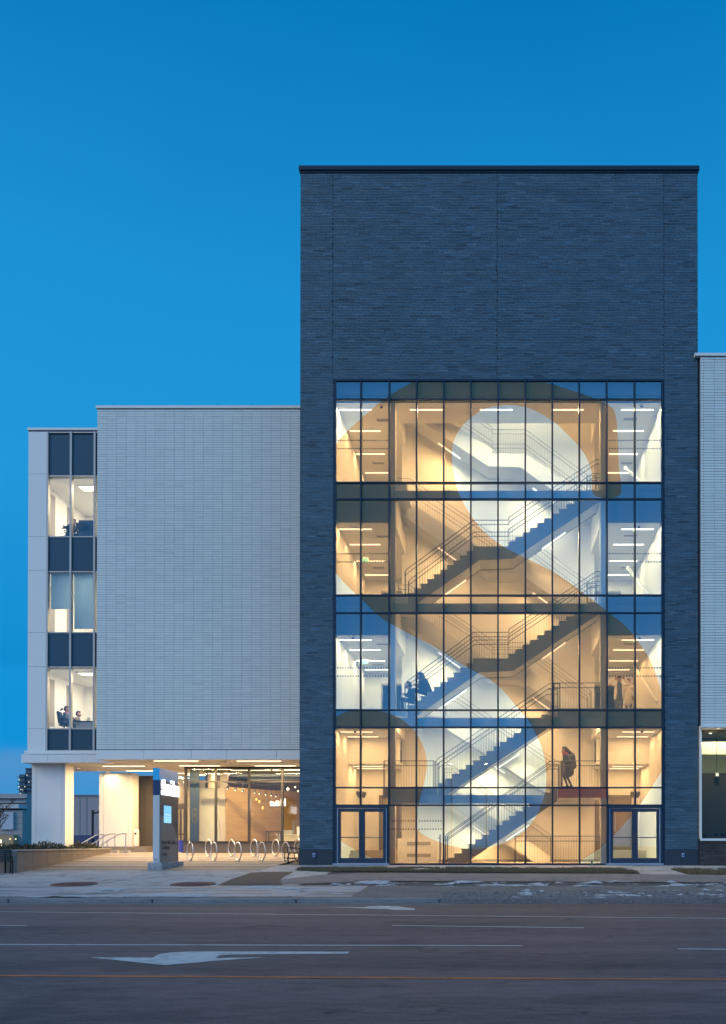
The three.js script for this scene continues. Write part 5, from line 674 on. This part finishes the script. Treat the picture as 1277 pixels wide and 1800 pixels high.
// street lamps across the road, mirrored faintly in the glass wall
for (const [x, w] of [[-5.2, 'left'], [-1.5, 'middle'], [14, 'right']]) { const z = 61, o = thing('street_lamp', `slim street lamp across the road behind the camera, the ${w} one`, 'street lamp', [x, ROAD, z], 'street lamps across the road'); part('pole', new THREE.CylinderGeometry(0.06, 0.1, 9.6, 10).translate(0, 4.8, 0), M.iron, o); part('arm', tube([[0, 9.5, 0], [0, 9.9, -0.5], [0, 10.05, -1.6]], 0.05, 12, 6), M.iron, o); part('head', new RoundedBoxGeometry(0.3, 0.12, 0.7, 2, 0.04).translate(0, 10.05, -1.8), M.iron, o); part('lens', B(-0.12, 0.12, 9.96, 9.985, -2.05, -1.55), M.lampWarm, o); lampLight(o, 0.24, 0.5, lin(1, 0.85, 0.6), 120, [0, 9.94, -1.8]); }
// ───────── people ─────────
function blob(bones, res, k = 0.03) {               // bones: [a, b, ra, rb, colour]; one smooth surface with colours of skin and cloth
  const lo = [1e9, 1e9, 1e9], hi = [-1e9, -1e9, -1e9]; for (const [a, b, ra, rb] of bones) for (let i = 0; i < 3; i++) { lo[i] = Math.min(lo[i], a[i] - ra, b[i] - rb); hi[i] = Math.max(hi[i], a[i] + ra, b[i] + rb); }
  const half = Math.max(...[0, 1, 2].map((i) => hi[i] - lo[i])) / 2 * 1.12 + 0.01, c = [0, 1, 2].map((i) => (lo[i] + hi[i]) / 2);
  const mc = new MarchingCubes(res, new THREE.MeshStandardMaterial(), false, false, 120000), n = mc.size, h = n / 2; mc.isolation = 0;
  const pre = bones.map(([a, b, ra, rb]) => { const d = [b[0] - a[0], b[1] - a[1], b[2] - a[2]]; return [a, d, Math.max(1e-9, d[0] * d[0] + d[1] * d[1] + d[2] * d[2]), ra, rb - ra]; });
  const dist = (q, x, y, z) => { const [a, d, L, r, dr] = q, px = x - a[0], py = y - a[1], pz = z - a[2], t = Math.min(1, Math.max(0, (px * d[0] + py * d[1] + pz * d[2]) / L)); const ex = px - d[0] * t, ey = py - d[1] * t, ez = pz - d[2] * t; return Math.sqrt(ex * ex + ey * ey + ez * ez) - r - dr * t; };
  for (let z = 0; z < n; z++) for (let y = 0; y < n; y++) for (let x = 0; x < n; x++) { const wx = c[0] + (x - h) / h * half, wy = c[1] + (y - h) / h * half, wz = c[2] + (z - h) / h * half; let m = 1e9; for (const q of pre) { const d = dist(q, wx, wy, wz); if (d > m + k) continue; if (m > d + k) { m = d; continue; } const u = clamp(0.5 + 0.5 * (m - d) / k); m = m + (d - m) * u - k * u * (1 - u); } mc.field[x + y * n + z * n * n] = -m; }
  mc.update(); const N = mc.count, pos = new Float32Array(N * 3), nor = new Float32Array(N * 3), col = new Float32Array(N * 3);
  for (let i = 0; i < N; i++) { const p = [0, 1, 2].map((j) => c[j] + mc.positionArray[i * 3 + j] * half); let best = 1e9, bc = [1, 1, 1]; pre.forEach((q, bi) => { const d = dist(q, ...p); if (d < best) { best = d; bc = bones[bi][4]; } }); for (let j = 0; j < 3; j++) { pos[i * 3 + j] = p[j]; nor[i * 3 + j] = mc.normalArray[i * 3 + j]; col[i * 3 + j] = bc[j]; } }
  const g = new THREE.BufferGeometry(); g.setAttribute('position', new THREE.BufferAttribute(pos, 3)); g.setAttribute('normal', new THREE.BufferAttribute(nor, 3)); g.setAttribute('color', new THREE.BufferAttribute(col, 3)); return g;
}
const V = (a, b, t) => a.map((x, i) => lerp(x, b[i], t)), add = (a, b, s = 1) => a.map((x, i) => x + b[i] * s);
const SKIN = [0.42, 0.24, 0.17];
function handBones(w, dir, side) {                  // palm, four bent fingers and a thumb that leaves the side
  const d = new THREE.Vector3(...dir).normalize(), u = new THREE.Vector3(0, 0, 1).addScaledVector(d, -d.z).normalize(), f = new THREE.Vector3().crossVectors(d, u), P = (a, b, c) => [w[0] + d.x * a + u.x * b + f.x * c, w[1] + d.y * a + u.y * b + f.y * c, w[2] + d.z * a + u.z * b + f.z * c], o = [];
  o.push([P(0, 0, 0), P(0.07, 0, 0), 0.026, 0.03, SKIN], [P(0.05, -0.022, 0), P(0.085, -0.028, 0), 0.018, 0.014, SKIN], [P(0.05, 0.022, 0), P(0.08, 0.028, 0), 0.018, 0.014, SKIN]);
  [[-0.030, 0.064], [-0.010, 0.074], [0.010, 0.069], [0.030, 0.054]].forEach(([b, L]) => { const a = P(0.085, b, 0), m = P(0.085 + L * 0.5, b * 1.15, 0.008 * side), e = P(0.085 + L * 0.85, b * 1.2, 0.03 * side); o.push([a, m, 0.0095, 0.009, SKIN], [m, e, 0.009, 0.0075, SKIN]); });
  const t0 = P(0.02, -0.028, 0), t1 = P(0.05, -0.055, 0.012 * side), t2 = P(0.08, -0.058, 0.022 * side); o.push([t0, t1, 0.014, 0.011, SKIN], [t1, t2, 0.011, 0.009, SKIN]); return o;
}
function merged(gs) { return mergeGeometries(gs); }
// forward is +x, up is y, the person's right is +z
function person(label, pos, turn, J, c, extra = {}) {
  const o = thing('person', label, 'person', pos); o.rotation.y = turn;
  const { pelvis, chest, head } = J, neck = add(chest, [0, 0.16, 0]), b = [], skin = c.skin || SKIN;
  const look = J.look || [1, 0, 0];
  b.push([pelvis, V(pelvis, chest, 0.5), 0.135, 0.125, c.hip || c.top], [V(pelvis, chest, 0.5), chest, 0.13, 0.125, c.top], [add(chest, [0, 0.05, -0.1]), add(chest, [0, 0.05, 0.1]), 0.095, 0.095, c.top], [add(chest, [0, 0.1, 0]), add(head, [-0.01, -0.05, 0]), 0.062, 0.055, c.neck || skin]);
  b.push([add(head, [-0.02, 0.06, 0]), add(head, [0.02 * look[0], -0.03, 0]), 0.095, 0.08, skin], [add(head, look, 0.06), add(add(head, look, 0.045), [0, -0.075, 0]), 0.05, 0.042, skin], [add(add(head, look, 0.1), [0, 0.0, 0]), add(add(head, look, 0.122), [0, -0.022, 0]), 0.011, 0.014, skin]);
  for (const s of [-1, 1]) b.push([add(head, [-0.01, 0.01, 0.085 * s]), add(head, [-0.01, -0.03, 0.085 * s]), 0.016, 0.012, skin]);
  const hands = [];
  ['L', 'R'].forEach((q, i) => {
    const s = i ? 1 : -1, sh = add(chest, [0, 0.06, 0.17 * s]), el = J['el' + q], wr = J['wr' + q], hp = add(pelvis, [0, -0.03, 0.085 * s]), kn = J['kn' + q], an = J['an' + q];
    b.push([sh, el, 0.068, 0.052, c.top], [el, V(el, wr, 0.85), 0.052, 0.04, c.top], [V(el, wr, 0.85), wr, 0.03, 0.027, skin]);
    b.push([hp, kn, 0.098, 0.062, c.legs], [kn, add(an, [0, 0.03, 0]), 0.06, 0.04, c.legs], [an, add(an, [-0.04, -0.045, 0]), 0.042, 0.036, c.shoe], [add(an, [-0.03, -0.045, 0]), add(an, J['toe' + q] || [0.16, -0.05, 0.01 * s]), 0.038, 0.03, c.shoe]);
    hands.push(blob(handBones(wr, new THREE.Vector3(...wr).sub(new THREE.Vector3(...el)).toArray(), -s), 40, 0.008));
  });
  (extra.bones || []).forEach((q) => b.push(q));
  const m = std([1, 1, 1], 0.85, { vertexColors: true }); part('body', merged([blob(b, 84), ...hands]), m, o);
  const eye = []; for (const s of [-1, 1]) eye.push(new THREE.SphereGeometry(0.012, 8, 6).translate(head[0] + look[0] * 0.098, head[1] + 0.022 + look[1] * 0.098, head[2] + 0.033 * s)); part('eyes', eye, M.iron, o); part('mouth', B(-0.006, 0.006, -0.004, 0.004, -0.022, 0.022).translate(head[0] + look[0] * 0.095, head[1] - 0.055 + look[1] * 0.09, head[2]), std([0.25, 0.08, 0.07], 0.6), o);
  const hb = [[add(head, [-0.035, 0.075, 0]), add(head, [-0.06, -0.01, 0]), 0.098, 0.085, c.hair], [add(head, [0.03, 0.11, 0]), add(head, [-0.03, 0.1, 0]), 0.06, 0.075, c.hair], ...(extra.hair || [])]; part('hair', blob(hb, 40, 0.02), m, o);
  if (extra.scarf) part('scarf', blob(extra.scarf, 40, 0.02), m, o);
  if (extra.more) extra.more(o, m);
  return o;
}
const dark = [0.018, 0.02, 0.024];
// walking woman with red scarf on the landing one floor up
{ const red = [0.5, 0.03, 0.05], hair = [0.045, 0.03, 0.02], coat = [0.04, 0.043, 0.04];
  person('person walking left in a dark coat and red scarf on the landing', [X(998, -1.35, 1350), FL[2] + 0.02, -1.35], Math.PI, { pelvis: [0, 0.94, 0], chest: [0.05, 1.27, 0], head: [0.13, 1.55, 0], look: [0.88, -0.42, 0], elL: [-0.06, 1.08, -0.25], wrL: [0.12, 0.98, -0.22], elR: [-0.12, 1.06, 0.24], wrR: [-0.02, 0.84, 0.24], knL: [0.15, 0.52, -0.08], anL: [0.02, 0.1, -0.08], knR: [0.02, 0.5, 0.08], anR: [-0.16, 0.12, 0.08] }, { top: coat, hip: coat, legs: [0.03, 0.03, 0.033], shoe: dark, hair, neck: red },
    { bones: [[[-0.01, 1.22, 0], [-0.03, 0.70, 0], 0.19, 0.25, coat], [[0.06, 0.8, 0.06], [0.04, 0.66, 0.07], 0.12, 0.12, coat], [[-0.2, 1.3, 0], [-0.22, 0.92, 0], 0.13, 0.15, coat]], hair: [[[0.05, 1.6, 0], [-0.1, 1.46, 0], 0.09, 0.08, hair], [[-0.1, 1.46, 0], [-0.26, 1.4, 0], 0.075, 0.04, hair]], scarf: [[[0.1, 1.42, -0.06], [0.12, 1.4, 0.06], 0.085, 0.085, red], [[0.13, 1.4, 0.03], [0.14, 1.2, 0.05], 0.065, 0.05, red], [[0.02, 1.43, 0], [0.05, 1.42, 0], 0.09, 0.09, red]] }); }
// two people seated low on the stairs
{ const st3 = (FL[4] - FL[3]) / 24, sit = (px, step, label, col, lean, hair, extra) => person(label, [X(px, -1.4, 1220), FL[3] + step * st3 + 0.01, -1.4], Math.PI, { pelvis: [0, 0.1, 0], chest: [0.06 + lean, 0.45, 0], head: [0.13 + lean * 1.6, 0.72, 0], look: [0.9, -0.38, 0], elL: [0.16 + lean, 0.3, -0.22], wrL: [0.34, 0.36, -0.1], elR: [0.16 + lean, 0.3, 0.22], wrR: [0.34, 0.36, 0.1], knL: [0.42, 0.16, -0.1], anL: [0.42, -0.27, -0.1], knR: [0.44, 0.16, 0.1], anR: [0.4, -0.27, 0.1] }, { top: col, legs: [0.03, 0.032, 0.04], shoe: dark, hair }, extra);
  sit(726, 2.0, 'person seated low on the stairs, head bent, dark clothes', [0.03, 0.033, 0.04], 0.03, [0.03, 0.02, 0.015], {});
  sit(746, 4.0, 'person in a big hooded coat seated higher on the stairs', [0.04, 0.045, 0.055], 0.05, [0.03, 0.025, 0.02], { bones: [[[0.0, 0.5, 0], [-0.1, 0.14, 0], 0.17, 0.22, [0.04, 0.045, 0.055]], [[0.08, 0.66, 0], [0.1, 0.78, 0], 0.12, 0.11, [0.04, 0.045, 0.055]]] }); }
// two people in the right bay of the third floor
{ const cream = [0.74, 0.66, 0.52]; const z = -2.6;
  person('person in a cream jacket with both hands raised to the head, right bay', [X(1089, z, 1230), FL[3] + 0.012, z], -Math.PI / 2, { pelvis: [0, 0.93, 0], chest: [0, 1.26, 0], head: [0.03, 1.54, 0], elL: [0.12, 1.34, -0.42], wrL: [0.14, 1.56, -0.2], elR: [0.12, 1.34, 0.42], wrR: [0.14, 1.56, 0.2], knL: [0.03, 0.5, -0.1], anL: [0, 0.09, -0.11], knR: [0.03, 0.5, 0.1], anR: [0, 0.09, 0.11] }, { top: cream, hip: [0.1, 0.1, 0.11], legs: [0.1, 0.09, 0.09], shoe: dark, hair: [0.05, 0.03, 0.02] }, { bones: [[[0.06, 1.36, 0], [0.07, 0.95, 0], 0.095, 0.095, [0.06, 0.065, 0.08]], [[0, 1.2, -0.12], [0, 0.78, -0.15], 0.09, 0.09, cream], [[0, 1.2, 0.12], [0, 0.78, 0.15], 0.09, 0.09, cream]] });
  person('person in a pale coat standing at the right of the bay group', [X(1106, z - 0.5, 1230), FL[3] + 0.012, z - 0.5], -Math.PI / 2 - 0.5, { pelvis: [0, 0.93, 0], chest: [0, 1.26, 0], head: [0.03, 1.54, 0], elL: [-0.04, 1.04, -0.25], wrL: [0.1, 0.86, -0.24], elR: [-0.04, 1.04, 0.25], wrR: [0.12, 0.9, 0.2], knL: [0.03, 0.5, -0.1], anL: [0, 0.09, -0.11], knR: [0.03, 0.5, 0.1], anR: [0, 0.09, 0.11] }, { top: [0.7, 0.63, 0.5], hip: [0.7, 0.63, 0.5], legs: [0.2, 0.17, 0.13], shoe: dark, hair: [0.2, 0.13, 0.07] }, { bones: [[[0, 1.0, 0], [0, 0.68, 0], 0.16, 0.18, [0.7, 0.63, 0.5]]] }); }
// office workers in the left wing
{ const f = y2(1281) - 0.16, seat = 0.45, P = (px, z, label, turn, col, c2, extra) => person(label, [X(px, z, 1260), f, z], turn, { pelvis: [0, seat + 0.12, 0], chest: [0.05, seat + 0.47, 0], head: [0.11, seat + 0.75, 0], look: [0.97, -0.22, 0], elL: [0.14, seat + 0.26, -0.24], wrL: [0.4, seat + 0.3, -0.15], elR: [0.14, seat + 0.26, 0.24], wrR: [0.4, seat + 0.3, 0.15], knL: [0.45, seat + 0.06, -0.11], anL: [0.45, 0.09, -0.11], knR: [0.45, seat + 0.06, 0.11], anR: [0.45, 0.09, 0.11] }, { top: col, legs: [0.05, 0.05, 0.06], shoe: dark, hair: c2 }, extra);
  const chair = (px, z, turn, label) => { const o = thing('office_chair', label, 'chair', [X(px, z, 1260), f, z], 'office chairs in the lowest office'); o.rotation.y = turn; part('seat', new RoundedBoxGeometry(0.46, 0.07, 0.46, 2, 0.03).translate(0.02, 0.42, 0), M.iron, o); part('backrest', new RoundedBoxGeometry(0.13, 0.62, 0.52, 3, 0.06).rotateZ(0.14).translate(-0.2, 0.78, 0), std([0.03, 0.04, 0.045], 0.85), o); part('stem', bar([0, 0.05, 0], [0, 0.4, 0], 0.03), M.rail, o); part('base', [0, 1, 2, 3, 4].map((i) => bar([0, 0.08, 0], [Math.cos(i * 1.257) * 0.3, 0.03, Math.sin(i * 1.257) * 0.3], 0.02)), M.rail, o); };
  P(114, -7.75, 'person with tied brown hair and a pink collar seated at the lowest office window', 0.15, [0.06, 0.075, 0.09], [0.10, 0.045, 0.03], { scarf: [[[0.06, 1.02, -0.08], [0.08, 1.0, 0.08], 0.075, 0.075, [0.4, 0.08, 0.14]]], hair: [[[-0.1, 1.22, 0], [-0.17, 1.16, 0], 0.05, 0.035, [0.1, 0.045, 0.03]]] }); chair(114, -7.75, 0.15, 'dark office chair under the person with the pink collar');
  P(135, -9.4, 'second person in a grey top seated deeper in the lowest office, facing a screen', 0.1, [0.14, 0.13, 0.11], [0.06, 0.03, 0.02]); chair(135, -9.4, 0.1, 'dark office chair of the second person in the lowest office');
  const d = thing('desk', 'dark desk with laptops at the lowest office window', 'desk', [X(158, -9.2, 1260), f, -9.2]); part('top', B(-0.75, 0.9, 0.70, 0.75, -0.35, 0.7), M.iron, d); part('panel', B(-0.7, 0.85, 0.1, 0.70, 0.62, 0.65), M.column, d); for (const a of [-0.7, 0.85]) part('leg', bar([a, 0, -0.3], [a, 0.70, -0.3], 0.03), M.rail, d);
  for (const [x, w] of [[-0.15, 'left'], [0.45, 'right']]) { const l = thing('laptop', `open laptop on the office desk, the ${w} one`, 'laptop', [X(158, -9.2, 1260) + x, f + 0.75, -9.0]); part('keyboard', B(-0.15, 0.15, 0.002, 0.02, -0.11, 0.11), M.alu, l); part('lid', B(-0.008, 0.008, 0, 0.22, -0.15, 0.15).rotateZ(-0.25).translate(0.16, 0.015, 0), M.alu, l); }
  // top office: a person seen as a dark shape beside a tall screen back
  const f3 = y2(943) - 0.28; person('person seen dark against the light in the top office window', [X(128, -7.9, 920), f3 + 0.1, -7.9], -0.3, { pelvis: [0, 0.6, 0], chest: [0.05, 0.92, 0], head: [0.1, 1.18, 0], elL: [0.14, 0.7, -0.24], wrL: [0.4, 0.74, -0.15], elR: [0.14, 0.7, 0.24], wrR: [0.4, 0.74, 0.15], knL: [0.45, 0.52, -0.11], anL: [0.45, 0.16, -0.11], knR: [0.45, 0.52, 0.11], anR: [0.45, 0.16, 0.11] }, { top: dark, legs: dark, shoe: dark, hair: dark }, { bones: [[[-0.05, 0.95, 0], [-0.1, 0.6, 0], 0.2, 0.22, dark]] });
  const s = thing('office_screen', 'dark backs of a desk partition and monitor in the top office window', 'partition', [X(152, -7.5, 925), f3, -7.5]); part('partition', new RoundedBoxGeometry(0.95, 1.16, 0.05, 1, 0.015).translate(0.12, 0.68, 0), std([0.03, 0.045, 0.07], 0.7), s); part('monitor', new RoundedBoxGeometry(0.5, 0.32, 0.04, 1, 0.01).translate(-0.2, 0.95, 0.1), M.iron, s); part('foot', B(-0.3, 0.4, 0, 0.1, -0.15, 0.15), M.iron, s);
  const pl = thing('potted_plant', 'dark bushy plant beside the person in the top office window', 'plant', [X(118, -7.6, 920), f3 + 0.3, -7.6]); const lf = []; for (let i = 0; i < 60; i++) { const g = new THREE.SphereGeometry(0.07, 5, 4).scale(1, 0.35, 0.6); g.rotateY(rr(0, 6)).rotateZ(rr(-1, 1)); const a = rr(0, 6.28), r = rr(0, 0.2); lf.push(g.translate(Math.cos(a) * r, rr(0.15, 0.75), Math.sin(a) * r)); } part('foliage', lf, std([0.012, 0.016, 0.014], 0.8), pl); part('pot', new THREE.CylinderGeometry(0.12, 0.09, 0.2, 14).translate(0, 0.05, 0), M.iron, pl);
}
renderer.render(scene, camera);
